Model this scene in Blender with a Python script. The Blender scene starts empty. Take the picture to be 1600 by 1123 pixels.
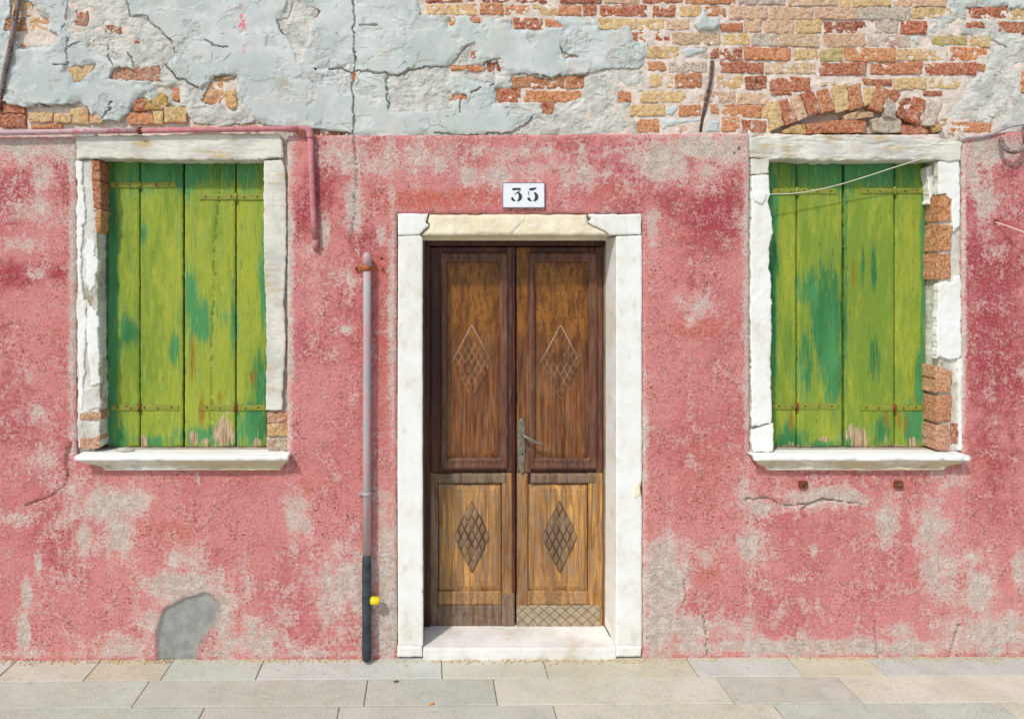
import bpy, bmesh, math, random
import numpy as np
from mathutils import Vector

# ------------------------------------------------------------------ camera, sky, sun
SC = bpy.context.scene
S, D = 300.0, 3.5                    # pixels of the 1600 px photo per metre on the wall, camera distance
PX, PY, BASE = 670.0, 441.0, 1028.0  # vanishing point of the photo, foot of the wall
CAMX, CAMZ = (PX - 800) / S, (BASE - PY) / S
cam = bpy.data.objects.new('camera', bpy.data.cameras.new('camera'))
SC.collection.objects.link(cam); SC.camera = cam
cam.location = (CAMX, -D, CAMZ); cam.rotation_euler = (math.pi / 2, 0, 0)
cam.data.sensor_width = 36; cam.data.lens = 36 * D * S / 1600
cam.data.shift_x = (800 - PX) / 1600; cam.data.shift_y = -(561.5 - PY) / 1600
cam.data.clip_start = 0.05; cam.data.clip_end = 500

SUN_TO = Vector((0.75, 1.0, -1.30))
W_ = bpy.data.worlds.new('World'); SC.world = W_; W_.use_nodes = True
wn = W_.node_tree.nodes; bg = wn['Background']
sky = wn.new('ShaderNodeTexSky'); sky.sky_type = 'NISHITA'; sky.sun_disc = False
sky.sun_elevation = math.asin(1.30 / SUN_TO.length)
sky.sun_rotation = math.atan2(-0.75, -1.0) % (2 * math.pi)
sky.air_density = 1.0; sky.dust_density = 1.5
W_.node_tree.links.new(sky.outputs[0], bg.inputs[0]); bg.inputs[1].default_value = 0.15
sl = bpy.data.lights.new('sun', 'SUN'); sl.energy = 2.75; sl.angle = math.radians(3.0); sl.color = (1.0, 0.965, 0.91)
so = bpy.data.objects.new('sun', sl); SC.collection.objects.link(so)
so.rotation_euler = SUN_TO.to_track_quat('-Z', 'Y').to_euler(); so.location = (-3, -4, 6)
SC.view_settings.view_transform = 'Standard'; SC.view_settings.look = 'None'
SC.view_settings.exposure = -0.05; SC.view_settings.gamma = 1; SC.view_settings.use_curve_mapping = False
COL = SC.collection

# ------------------------------------------------------------------ helpers
def K(y): return (D + y) / D
def W(px, py, y=0.0):
    """the point at depth y behind the wall plane that the photo shows at pixel (px, py)"""
    k = K(y)
    return Vector((CAMX + (px - PX) / S * k, y, CAMZ + (PY - py) / S * k))
def lin(v):
    v /= 255.0
    return v / 12.92 if v <= 0.04045 else ((v + 0.055) / 1.055) ** 2.4
def C(r, g, b): return (lin(r), lin(g), lin(b), 1.0)

def hash2(ix, iy, seed):
    h = (ix.astype(np.int64) * 374761393 + iy.astype(np.int64) * 668265263 + seed * 1442695041) & 0xFFFFFFFF
    h = ((h ^ (h >> 13)) * 1274126177) & 0xFFFFFFFF
    return ((h ^ (h >> 16)) & 0xFFFF) / 65535.0
def vnoise(x, y, seed=0):
    ix, iy = np.floor(x), np.floor(y); fx, fy = x - ix, y - iy
    ux, uy = fx * fx * fx * (fx * (fx * 6 - 15) + 10), fy * fy * fy * (fy * (fy * 6 - 15) + 10)
    a, b = hash2(ix, iy, seed), hash2(ix + 1, iy, seed)
    c, d = hash2(ix, iy + 1, seed), hash2(ix + 1, iy + 1, seed)
    return (a + (b - a) * ux) * (1 - uy) + (c + (d - c) * ux) * uy
def fbm(x, y, octs=4, seed=0, gain=0.5):
    t = 0; a = 1; n = 0
    for i in range(octs):
        t = t + a * vnoise(x * 2 ** i + 17.3 * i, y * 2 ** i - 9.1 * i, seed + i); n += a; a *= gain
    return t / n - 0.5
def sstep(a, b, x):
    t = np.clip((x - a) / (b - a), 0, 1); return t * t * (3 - 2 * t)
def seg_dist(X, Y, pts):
    d = np.full(X.shape, 1e9)
    for (x0, y0), (x1, y1) in zip(pts[:-1], pts[1:]):
        dx, dy = x1 - x0, y1 - y0; L = dx * dx + dy * dy + 1e-9
        t = np.clip(((X - x0) * dx + (Y - y0) * dy) / L, 0, 1)
        d = np.minimum(d, np.hypot(X - x0 - t * dx, Y - y0 - t * dy))
    return d
def sdf_poly(X, Y, pts):
    d = seg_dist(X, Y, list(pts) + [pts[0]])
    ins = np.zeros(X.shape, bool)
    n = len(pts)
    for i in range(n):
        (x0, y0), (x1, y1) = pts[i], pts[(i + 1) % n]
        if y0 == y1: continue
        c = ((y0 > Y) != (y1 > Y)) & (X < (x1 - x0) * (Y - y0) / (y1 - y0) + x0)
        ins ^= c
    return np.where(ins, -d, d)
def blobs(X, Y, lst):
    v = np.zeros(X.shape)
    for (x, y, rx, ry, w) in lst:
        v = np.maximum(v, w * np.exp(-((X - x) / rx) ** 2 * 0.8 - ((Y - y) / ry) ** 2 * 0.8))
    return v
def groove(X, Y, pts, w, jit=1.2, seed=3):
    """0..1 inside a crack that follows pts, in photo pixels"""
    x0, y0 = min(p[0] for p in pts) - 12, min(p[1] for p in pts) - 12
    x1, y1 = max(p[0] for p in pts) + 12, max(p[1] for p in pts) + 12
    m = (X > x0) & (X < x1) & (Y > y0) & (Y < y1)
    out = np.zeros(X.shape)
    if not m.any(): return out
    xs, ys = X[m], Y[m]
    d = seg_dist(xs + jit * 4 * fbm(xs / 9, ys / 9, 3, seed), ys + jit * 4 * fbm(xs / 9, ys / 9, 3, seed + 9), pts)
    ww = w * (0.8 + 1.2 * (fbm(xs / 14, ys / 14, 2, seed + 4) + 0.2))
    out[m] = 1 - sstep(ww * 0.3, ww + 0.7, d)
    return out

def raw_mesh(name, co, quads, attrs=None):
    me = bpy.data.meshes.new(name)
    nv, nf = len(co), len(quads)
    me.vertices.add(nv); me.vertices.foreach_set('co', np.asarray(co, np.float32).ravel())
    me.loops.add(nf * 4); me.loops.foreach_set('vertex_index', np.asarray(quads, np.int32).ravel())
    me.polygons.add(nf)
    me.polygons.foreach_set('loop_start', np.arange(0, nf * 4, 4, dtype=np.int32))
    me.polygons.foreach_set('loop_total', np.full(nf, 4, np.int32))
    me.polygons.foreach_set('use_smooth', np.ones(nf, bool))
    me.update(calc_edges=True)
    if attrs is not None:
        a = me.attributes.new('wear', 'FLOAT_COLOR', 'POINT'); a.data.foreach_set('color', np.asarray(attrs, np.float32).ravel())
    return me
def link(name, me, mat=None, parent=None, label=None, cat=None, group=None, kind=None, color=None):
    o = bpy.data.objects.new(name, me); COL.objects.link(o)
    if mat is not None and me is not None: me.materials.append(mat)
    if parent is not None: o.parent = parent
    if label: o['label'] = label
    if cat: o['category'] = cat
    if group: o['group'] = group
    if kind: o['kind'] = kind
    if color is not None: o.color = color
    return o
def sheet(name, X, Y, sdf, depth, mat, parent, y0=0.0, back=None, attrs=None, **kw):
    """height field over photo pixels; kept where sdf < 0, its rim snapped to the outline and drawn back to `back`"""
    gy, gx = np.gradient(sdf)
    dX = np.gradient(X, axis=1); dY = np.gradient(Y, axis=0)
    gx = gx / dX; gy = gy / dY; g2 = gx * gx + gy * gy + 1e-6
    step = 0.75 * np.minimum(dX, dY)
    near = (sdf > 0) & (sdf < 2.2 * step)
    keepv = (sdf <= 0) | near
    Xs = np.where(near, X - sdf * gx / g2, X); Ys = np.where(near, Y - sdf * gy / g2, Y)
    k = K(y0)
    wx = CAMX + (Xs - PX) / S * k; wz = CAMZ + (PY - Ys) / S * k
    co = np.stack([wx, depth, wz], -1).reshape(-1, 3)
    ny, nx = X.shape
    idx = np.arange(ny * nx).reshape(ny, nx)
    a, b, c, d = idx[:-1, :-1], idx[:-1, 1:], idx[1:, 1:], idx[1:, :-1]
    kv = keepv; inn = sdf <= 0
    keep = kv[:-1, :-1] & kv[:-1, 1:] & kv[1:, 1:] & kv[1:, :-1]
    keep &= inn[:-1, :-1] | inn[:-1, 1:] | inn[1:, 1:] | inn[1:, :-1]
    q = np.stack([a[keep], d[keep], c[keep], b[keep]], -1)
    used = np.unique(q); remap = np.full(ny * nx, -1, np.int64); remap[used] = np.arange(len(used))
    q = remap[q]; co = co[used]
    at = None if attrs is None else attrs.reshape(-1, 4)[used]
    if back is not None:
        e = np.concatenate([q[:, [0, 1]], q[:, [1, 2]], q[:, [2, 3]], q[:, [3, 0]]])
        N = len(co) + 1
        be = e[~np.isin(e[:, 0] * N + e[:, 1], e[:, 1] * N + e[:, 0])]
        bv = np.unique(be); rm = np.full(len(co), -1, np.int64); rm[bv] = np.arange(len(bv))
        n0 = len(co); nb = len(bv)
        top = co[bv].copy(); bot = co[bv].copy(); bot[:, 1] = np.maximum(back, bot[:, 1] + 0.001)
        u, v = rm[be[:, 0]] + n0, rm[be[:, 1]] + n0
        q = np.concatenate([q, np.stack([v, u, u + nb, v + nb], -1)])
        co = np.concatenate([co, top, bot])
        if at is not None: at = np.concatenate([at, at[bv], at[bv]])
    return link(name, raw_mesh(name, co, q, at), mat, parent, **kw)
SEED = [0]
def slab(name, pts, yf, yb, mat, parent, step=2.0, rag=1.5, rnd=2.5, rdep=0.004, amp=0.0015, freq=14, holes=(), attr=None,
         extra=None, tilt=(0, 0), **kw):
    """a flat stone, board or plaster piece: outline pts in photo pixels at depth yf, broken edges, thickness to yb"""
    SEED[0] += 7; sd = SEED[0]
    xs = [p[0] for p in pts]; ys = [p[1] for p in pts]
    gx = np.arange(min(xs) - 3 * step, max(xs) + 3.1 * step, step); gy = np.arange(min(ys) - 3 * step, max(ys) + 3.1 * step, step)
    X, Y = np.meshgrid(gx, gy)
    s = sdf_poly(X, Y, pts)
    for h in holes: s = np.maximum(s, -sdf_poly(X, Y, h))
    if rag: s = s + rag * 2.2 * fbm(X / 11, Y / 11, 4, sd)
    y = yf + rdep * np.clip(1 + s / rnd, 0, 1) ** 2 + amp * 2 * fbm(X / freq, Y / freq, 4, sd + 3)
    y = y + tilt[0] * (X - X.mean()) / S + tilt[1] * (Y - Y.mean()) / S
    if extra is not None: y = y + extra(X, Y, s)
    return sheet(name, X, Y, s, y, mat, parent, yf, yb, None if attr is None else attr(X, Y), **kw)
def rect(x0, y0, x1, y1): return [(x0, y0), (x1, y0), (x1, y1), (x0, y1)]
def brick(pts, yf, yb, color, mat, parent, rng, name='brick', rag=1.5, jit=.6, **kw):
    """one weathered brick: broken outline, worn face, thickness to yb"""
    q = [(x + rng.uniform(-jit, jit), y + rng.uniform(-jit, jit)) for x, y in pts]
    return slab(name, q, yf, yb, mat, parent, 2.2, rag, 1.2, .0024, .0042, 6, extra=lambda X, Y, s: .005 * sstep(.10, .2, fbm(X / 8, Y / 6, 3, int(pts[0][0] * 7) % 9999)), tilt=(rng.uniform(-.03, .03), rng.uniform(-.07, .07)), color=color)
def box_mesh(name, boxes, bevel=0.0):
    bm = bmesh.new()
    for (x0, x1, y0, y1, z0, z1) in boxes:
        r = bmesh.ops.create_cube(bm, size=1)
        for v in r['verts']:
            v.co = Vector((x0 + (v.co.x + .5) * (x1 - x0), y0 + (v.co.y + .5) * (y1 - y0), z0 + (v.co.z + .5) * (z1 - z0)))
    if bevel: bmesh.ops.bevel(bm, geom=bm.edges[:], offset=bevel, segments=2, affect='EDGES', profile=0.6)
    me = bpy.data.meshes.new(name); bm.to_mesh(me); bm.free(); return me
def pbox(x0, y0, x1, y1, yf, yb):
    a, b = W(x0, y0, yf), W(x1, y1, yf); return (a.x, b.x, yf, yb, b.z, a.z)
def tube_mesh(name, pts, r, segs=12, caps=True, radii=None):
    bm = bmesh.new(); rings = []
    pts = [Vector(p) for p in pts]; up0 = None
    for i, p in enumerate(pts):
        t = (pts[min(i + 1, len(pts) - 1)] - pts[max(i - 1, 0)]).normalized()
        u = t.cross(Vector((0, 1, 0)));
        if u.length < 0.1: u = t.cross(Vector((1, 0, 0)))
        u.normalize(); v = t.cross(u).normalized(); rr = radii[i] if radii else r
        rings.append([bm.verts.new(p + rr * (math.cos(2 * math.pi * k / segs) * u + math.sin(2 * math.pi * k / segs) * v)) for k in range(segs)])
    for A, B in zip(rings[:-1], rings[1:]):
        for k in range(segs):
            f = bm.faces.new((A[k], A[(k + 1) % segs], B[(k + 1) % segs], B[k])); f.smooth = True
    if caps: bm.faces.new(rings[0][::-1]); bm.faces.new(rings[-1])
    bmesh.ops.recalc_face_normals(bm, faces=bm.faces[:])
    me = bpy.data.meshes.new(name); bm.to_mesh(me); bm.free(); return me
def lathe_mesh(name, prof, loc, axis='Y', segs=16):
    bm = bmesh.new(); rings = []
    for (h, r) in prof:
        rings.append([])
        for k in range(segs):
            a = 2 * math.pi * k / segs; c, s = r * math.cos(a), r * math.sin(a)
            rings[-1].append(bm.verts.new(Vector(loc) + (Vector((c, h, s)) if axis == 'Y' else Vector((c, s, h)) if axis == 'Z' else Vector((h, c, s)))))
    for A, B in zip(rings[:-1], rings[1:]):
        for k in range(segs):
            f = bm.faces.new((A[k], A[(k + 1) % segs], B[(k + 1) % segs], B[k])); f.smooth = True
    bm.faces.new(rings[0][::-1]); bm.faces.new(rings[-1])
    bmesh.ops.recalc_face_normals(bm, faces=bm.faces[:])
    me = bpy.data.meshes.new(name); bm.to_mesh(me); bm.free(); return me
def smooth_curve(pts, n=6):
    out = []; P = [Vector(p) for p in pts]; P = [2 * P[0] - P[1]] + P + [2 * P[-1] - P[-2]]
    for i in range(1, len(P) - 2):
        for j in range(n):
            t = j / n; a, b, c, d = P[i - 1], P[i], P[i + 1], P[i + 2]
            out.append(0.5 * ((2 * b) + (c - a) * t + (2 * a - 5 * b + 4 * c - d) * t * t + (3 * b - a - 3 * c + d) * t ** 3))
    return out + [P[-2]]

# ------------------------------------------------------------------ materials
class G:
    def __init__(s, name, rough=0.9, spec=0.3, metal=0.0):
        s.mat = bpy.data.materials.new(name); s.mat.use_nodes = True; s.nt = s.mat.node_tree
        s.b = s.nt.nodes['Principled BSDF']; s.b.inputs['Roughness'].default_value = rough
        s.b.inputs['Specular IOR Level'].default_value = spec; s.b.inputs['Metallic'].default_value = metal
        s.pos = s.nt.nodes.new('ShaderNodeNewGeometry').outputs['Position']; s.at = None
    def put(s, sock, v):
        if isinstance(v, bpy.types.NodeSocket): s.nt.links.new(v, sock)
        else: sock.default_value = v
    def vec(s, x, y, z, v=None):
        n = s.nt.nodes.new('ShaderNodeMapping'); n.inputs['Scale'].default_value = (x, y, z); s.put(n.inputs['Vector'], v or s.pos); return n.outputs[0]
    def noise(s, scale, detail=4, rough=0.55, vec=None, dist=0.0):
        n = s.nt.nodes.new('ShaderNodeTexNoise'); s.put(n.inputs['Vector'], vec or s.pos)
        n.inputs['Scale'].default_value = scale; n.inputs['Detail'].default_value = detail
        n.inputs['Roughness'].default_value = rough; n.inputs['Distortion'].default_value = dist
        return n.outputs['Fac']
    def voro(s, scale, feature='F1', vec=None, rnd=1.0):
        n = s.nt.nodes.new('ShaderNodeTexVoronoi'); n.feature = feature; s.put(n.inputs['Vector'], vec or s.pos)
        n.inputs['Scale'].default_value = scale; n.inputs['Randomness'].default_value = rnd; return n.outputs['Distance']
    def m(s, op, a, b=0.0, c=0.0):
        n = s.nt.nodes.new('ShaderNodeMath'); n.operation = op
        for i, v in enumerate((a, b, c)): s.put(n.inputs[i], v)
        return n.outputs[0]
    def rng(s, v, a, b, lo=0.0, hi=1.0):
        n = s.nt.nodes.new('ShaderNodeMapRange'); n.interpolation_type = 'SMOOTHSTEP'
        for i, x in enumerate((v, a, b, lo, hi)): s.put(n.inputs[i], x)
        return n.outputs[0]
    def mix(s, f, a, b, mode='MIX'):
        n = s.nt.nodes.new('ShaderNodeMix'); n.data_type = 'RGBA'; n.blend_type = mode; n.clamp_factor = True
        s.put(n.inputs[0], f); s.put(n.inputs[6], a); s.put(n.inputs[7], b); return n.outputs[2]
    def wear(s):
        if s.at is None:
            a = s.nt.nodes.new('ShaderNodeAttribute'); a.attribute_name = 'wear'
            sp = s.nt.nodes.new('ShaderNodeSeparateColor'); s.nt.links.new(a.outputs['Color'], sp.inputs[0])
            s.at = (sp.outputs[0], sp.outputs[1], sp.outputs[2], a.outputs['Alpha'])
        return s.at
    def xyz(s):
        n = s.nt.nodes.new('ShaderNodeSeparateXYZ'); s.nt.links.new(s.pos, n.inputs[0]); return n.outputs
    def obj(s):
        n = s.nt.nodes.new('ShaderNodeObjectInfo'); return n.outputs['Color'], n.outputs['Random']
    def bump(s, h, strength=0.5, dist=0.004, prev=None):
        n = s.nt.nodes.new('ShaderNodeBump'); n.inputs['Strength'].default_value = strength; n.inputs['Distance'].default_value = dist
        s.put(n.inputs['Height'], h)
        if prev is not None: s.nt.links.new(prev, n.inputs['Normal'])
        return n.outputs[0]
    def done(s, col, nrm=None, rough=None):
        s.put(s.b.inputs['Base Color'], col)
        if nrm is not None: s.put(s.b.inputs['Normal'], nrm)
        if rough is not None: s.put(s.b.inputs['Roughness'], rough)
        return s.mat

def mat_stucco():
    g = G('pink_stucco', 0.95, 0.15); R, Gd, B, A = g.wear()
    n1 = g.noise(2.3, 5); n2 = g.noise(9, 8, .62); n3 = g.noise(48, 7, .68); n4 = g.noise(190, 3, .6); n5 = g.noise(21, 6, .6)
    dev = lambda n, k: g.m('MULTIPLY', g.m('SUBTRACT', n, .5), k)
    ns = g.noise(15, 6, .62, g.vec(1, 1, .16)); n6 = g.noise(85, 5, .7)
    msk = g.m('ADD', g.m('ADD', R, dev(n2, 1.5)), g.m('ADD', g.m('ADD', dev(n3, 1.7), dev(n6, 1.3)), g.m('ADD', dev(ns, .9), dev(n1, .7))))
    bare = g.rng(msk, .30, .84)
    dp = g.rng(g.m('ADD', g.m('ADD', Gd, dev(n5, 1.7)), g.m('ADD', dev(n1, 2.0), dev(ns, 1.2))), .02, .85)
    paint = g.mix(g.rng(g.m('ADD', n1, dev(n2, .6)), .38, .62), C(222, 146, 142), C(207, 120, 120)); paint = g.mix(dp, paint, C(176, 76, 84))
    paint = g.mix(g.rng(g.m('ADD', B, dev(n5, 1.3)), .2, .8, 0, .75), paint, C(206, 108, 84))
    sm = g.rng(g.m('ADD', g.noise(3.7, 4, .6), dev(n2, .4)), .42, .60, .25, 1.0)
    paint = g.mix(g.m('MULTIPLY', sm, g.rng(g.m('ADD', n6, dev(n2, .5)), .52, .70, 0, .7)), paint, C(226, 178, 168))
    paint = g.mix(g.m('MULTIPLY', sm, g.rng(g.m('ADD', n6, dev(n5, -.5)), .35, .49, .85, 0)), paint, C(146, 72, 62))
    paint = g.mix(g.rng(n4, .34, .48, .45, 0), paint, C(140, 62, 60))
    wash = g.rng(g.m('ADD', msk, dev(n5, 1.2)), .02, .62)
    paint = g.mix(g.m('MULTIPLY', wash, .62), paint, g.mix(g.rng(n2, .4, .6), C(204, 152, 140), C(214, 164, 158)))
    paint = g.mix(g.rng(g.m('ADD', n5, dev(n6, .7)), .56, .72, 0, .5), paint, C(192, 150, 128))
    bc = g.mix(g.rng(n5, .35, .65), C(194, 182, 168), C(220, 208, 196))
    bc = g.mix(g.rng(n6, .36, .49, .6, 0), bc, C(140, 120, 110))
    bc = g.mix(g.rng(n3, .48, .62, 0, .55), bc, C(204, 148, 140))
    col = g.mix(bare, paint, bc)
    cem = g.mix(g.rng(g.noise(11, 6, .6), .38, .62), C(142, 143, 137), C(160, 160, 154)); cem = g.mix(g.m('MULTIPLY', g.m('MULTIPLY', A, g.m('SUBTRACT', 1.0, A)), 2.6), cem, C(104, 102, 92))
    col = g.mix(A, col, cem)
    h = g.m('ADD', g.m('MULTIPLY', n3, .7), g.m('ADD', g.m('MULTIPLY', n6, .7), g.m('MULTIPLY', n4, .3))); h = g.m('SUBTRACT', h, g.m('MULTIPLY', bare, .10))
    h = g.m('MULTIPLY', h, g.m('SUBTRACT', 1.0, g.m('MULTIPLY', A, .6)))
    return g.done(col, g.bump(h, .9, .012))
def mat_render():
    g = G('grey_render', 0.93, 0.2); R, P, B, A = g.wear()
    n1 = g.noise(3.2, 5); n2 = g.noise(13, 6, .6); n3 = g.noise(60, 6, .65); n4 = g.noise(170, 3)
    c = g.mix(g.rng(n1, .36, .64), C(182, 189, 187), C(209, 212, 209))
    c = g.mix(g.rng(g.noise(1.7, 5, .6), .42, .6, 0, .6), c, C(190, 198, 188)); c = g.mix(g.rng(n2, .44, .68, 0, .75), c, C(188, 196, 190)); c = g.mix(g.rng(g.noise(7, 6, .65), .52, .68, 0, .7), c, C(204, 198, 186)); c = g.mix(g.rng(g.noise(20, 6, .7, g.vec(1, 1, .3)), .56, .72, 0, .5), c, C(160, 164, 158))
    c = g.mix(g.rng(n2, .30, .44, .5, 0), c, C(226, 226, 224))
    u = g.mix(g.rng(n2, .36, .62), C(184, 183, 174), C(214, 212, 203))
    u = g.mix(g.rng(n3, .58, .68, 0, .35), u, C(208, 178, 140))
    u = g.mix(g.rng(n3, .34, .44, .35, 0), u, C(158, 156, 146))
    um = g.rng(g.m('ADD', R, g.m('MULTIPLY', g.m('SUBTRACT', n3, .5), .9)), .4, .6)
    c = g.mix(um, c, u)
    c = g.mix(g.rng(g.m('ADD', P, g.m('MULTIPLY', g.m('SUBTRACT', n3, .5), 2.0)), .45, .75), c, C(214, 128, 140))
    c = g.mix(g.rng(g.m('ADD', B, g.m('MULTIPLY', g.m('SUBTRACT', n2, .5), 1.2)), .45, .9, 0, .8), c, C(172, 168, 152))
    c = g.mix(g.rng(n4, .32, .40, .4, 0), c, C(146, 148, 146))
    wv = g.nt.nodes.new('ShaderNodeMix'); wv.data_type = 'VECTOR'; wv.inputs[0].default_value = .06
    nc = g.nt.nodes.new('ShaderNodeTexNoise'); nc.inputs['Scale'].default_value = 9; nc.inputs['Detail'].default_value = 5; g.nt.links.new(g.pos, nc.inputs['Vector'])
    g.nt.links.new(g.pos, wv.inputs[4]); g.nt.links.new(nc.outputs['Color'], wv.inputs[5])
    hl = g.m('MULTIPLY', g.rng(g.voro(5.5, 'DISTANCE_TO_EDGE', wv.outputs[1]), .004, .014, 1, 0), g.rng(g.noise(11, 3), .53, .62))
    c = g.mix(g.m('MULTIPLY', hl, .5), c, C(130, 126, 118))
    c = g.mix(A, c, C(92, 62, 46))  # cracks painted dark: grime and the shade inside them
    h = g.m('ADD', g.m('MULTIPLY', n3, g.m('ADD', .25, g.m('MULTIPLY', um, .9))), g.m('MULTIPLY', n4, .15))
    h = g.m('ADD', h, g.m('SUBTRACT', g.m('MULTIPLY', n2, .12), g.m('MULTIPLY', hl, .5)))
    return g.done(c, g.bump(h, .7, .008))
def mat_mortar(name='mortar', a=(230, 216, 204), b=(210, 194, 180)):
    g = G(name, 0.95, 0.15); n = g.noise(24, 6, .65); n3 = g.noise(110, 5, .65)
    c = g.mix(g.rng(n, .38, .62), C(*b), C(*a)); c = g.mix(g.rng(n3, .34, .46, .5, 0), c, C(176, 152, 136))
    return g.done(c, g.bump(g.m('ADD', n, g.m('MULTIPLY', n3, .6)), .7, .008))
def mat_brick():
    g = G('old_brick', 0.93, 0.2); oc, rnd = g.obj()
    n1 = g.noise(16, 5, .6); n2 = g.noise(70, 6, .68); n3 = g.noise(210, 3, .6); n0 = g.noise(7, 3)
    d = g.mix(1.0, oc, C(228, 216, 210), 'MULTIPLY'); l = g.mix(.35, oc, C(244, 216, 180))
    c = g.mix(g.rng(n2, .36, .64), d, l)
    c = g.mix(g.rng(n1, .54, .72, 0, .5), c, C(212, 160, 112)); c = g.mix(g.rng(g.noise(34, 5, .7), .53, .66, 0, .6), c, g.mix(.5, oc, C(226, 208, 194))); c = g.mix(g.rng(n0, .55, .7, 0, .4), c, C(180, 92, 66))
    c = g.mix(g.rng(g.m('ADD', n1, g.m('MULTIPLY', n2, .5)), .86, .98, 0, .75), c, C(222, 204, 194))
    c = g.mix(g.rng(n2, .30, .42, .6, 0), c, g.mix(1.0, oc, C(150, 122, 108), 'MULTIPLY'))
    h = g.m('ADD', g.m('MULTIPLY', n2, 1.0), g.m('ADD', g.m('MULTIPLY', n3, .4), g.m('MULTIPLY', n1, .6)))
    return g.done(c, g.bump(h, .95, .012))
def mat_stone(name, a, b, dirt, amt=.5, grain=(1, 1, 1), bs=.5):
    g = G(name, 0.8, 0.3); v = g.vec(*grain)
    n1 = g.noise(5, 5, .6); n2 = g.noise(26, 7, .65, v); n3 = g.noise(120, 4, .6, v)
    c = g.mix(g.rng(n1, .38, .62), C(*a), C(*b))
    c = g.mix(g.rng(g.m('ADD', n2, g.m('MULTIPLY', g.m('SUBTRACT', n1, .5), .8)), .54, .74, 0, amt), c, C(*dirt))
    c = g.mix(g.rng(n3, .30, .38, amt * .35, 0), c, C(int(dirt[0] * .75), int(dirt[1] * .73), int(dirt[2] * .7)))
    return g.done(c, g.bump(g.m('ADD', n2, g.m('MULTIPLY', n3, .3)), bs, .006))
def mat_sill():
    g = G('pale_sill_stone', .8, .3); z = g.xyz()[2]; n1 = g.noise(6, 5, .6, g.vec(.4, 1, 1)); n2 = g.noise(40, 6, .65, g.vec(.5, 1, 1))
    c = g.mix(g.rng(n1, .38, .62), C(236, 235, 231), C(226, 223, 216))
    st = g.m('MULTIPLY', g.rng(z, 1.052, 1.036), g.rng(g.m('ADD', n1, g.m('MULTIPLY', g.m('SUBTRACT', n2, .5), .5)), .32, .52, .35, 1))  # tan below the lip: stain plus the moulding's shade put into the colour
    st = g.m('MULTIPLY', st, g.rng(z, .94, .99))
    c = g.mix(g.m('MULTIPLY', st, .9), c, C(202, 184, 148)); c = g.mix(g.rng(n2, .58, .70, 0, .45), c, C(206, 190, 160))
    return g.done(c, g.bump(g.m('ADD', n2, g.m('MULTIPLY', n1, .4)), .35, .004))
def mat_shutter():
    g = G('green_shutter_paint', 0.7, 0.25); R, Wn, B, A = g.wear()
    v = g.vec(1, 1, .07); v2 = g.vec(1, 1, .22)
    n1 = g.noise(5, 5, .6, v2); n2 = g.noise(34, 6, .65, v2); gr = g.noise(130, 5, .65, v); n3 = g.noise(160, 4, .6); n0 = g.noise(3.2, 4)
    dev = lambda n, k: g.m('MULTIPLY', g.m('SUBTRACT', n, .5), k)
    c = g.mix(g.rng(g.m('ADD', n1, dev(n2, .5)), .36, .64), C(118, 143, 50), C(158, 166, 56))
    c = g.mix(g.rng(n2, .54, .74, 0, .55), c, C(176, 178, 66))
    ns = g.noise(55, 6, .7, g.vec(1, 1, .09)); gm = g.rng(g.m('ADD', g.m('ADD', R, dev(n2, 1.0)), g.m('ADD', dev(n1, 1.0), dev(ns, 1.9))), .20, .74)
    c = g.mix(gm, c, g.mix(g.rng(n1, .4, .6), C(48, 112, 62), C(76, 140, 84)))
    c = g.mix(g.rng(g.m('ADD', B, dev(n2, .9)), .35, .8, 0, .85), c, C(146, 106, 30))
    wd = g.mix(g.rng(gr, .38, .62), C(134, 110, 84), C(200, 174, 140))
    c = g.mix(g.rng(g.m('ADD', g.m('ADD', Wn, dev(gr, 1.1)), dev(n2, .7)), .42, .62), c, wd)
    c = g.mix(g.rng(n3, .30, .38, .55, 0), c, C(66, 74, 34)); c = g.mix(g.rng(gr, .30, .42, .5, 0), c, C(74, 92, 36)); c = g.mix(g.rng(ns, .58, .70, 0, .5), c, C(180, 186, 116)); c = g.mix(g.rng(g.noise(240, 2, .5, g.vec(1, 1, .5)), .68, .74, 0, .75), c, C(56, 54, 24)); c = g.mix(g.rng(g.m('ADD', g.noise(70, 4, .6, g.vec(1, 1, .3)), g.m('MULTIPLY', g.m('SUBTRACT', n2, .5), .6)), .66, .74, 0, .7), c, C(104, 92, 40))
    h = g.m('ADD', gr, g.m('ADD', g.m('MULTIPLY', n3, .2), g.m('MULTIPLY', n2, .4)))
    return g.done(c, g.bump(h, .45, .004))
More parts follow.
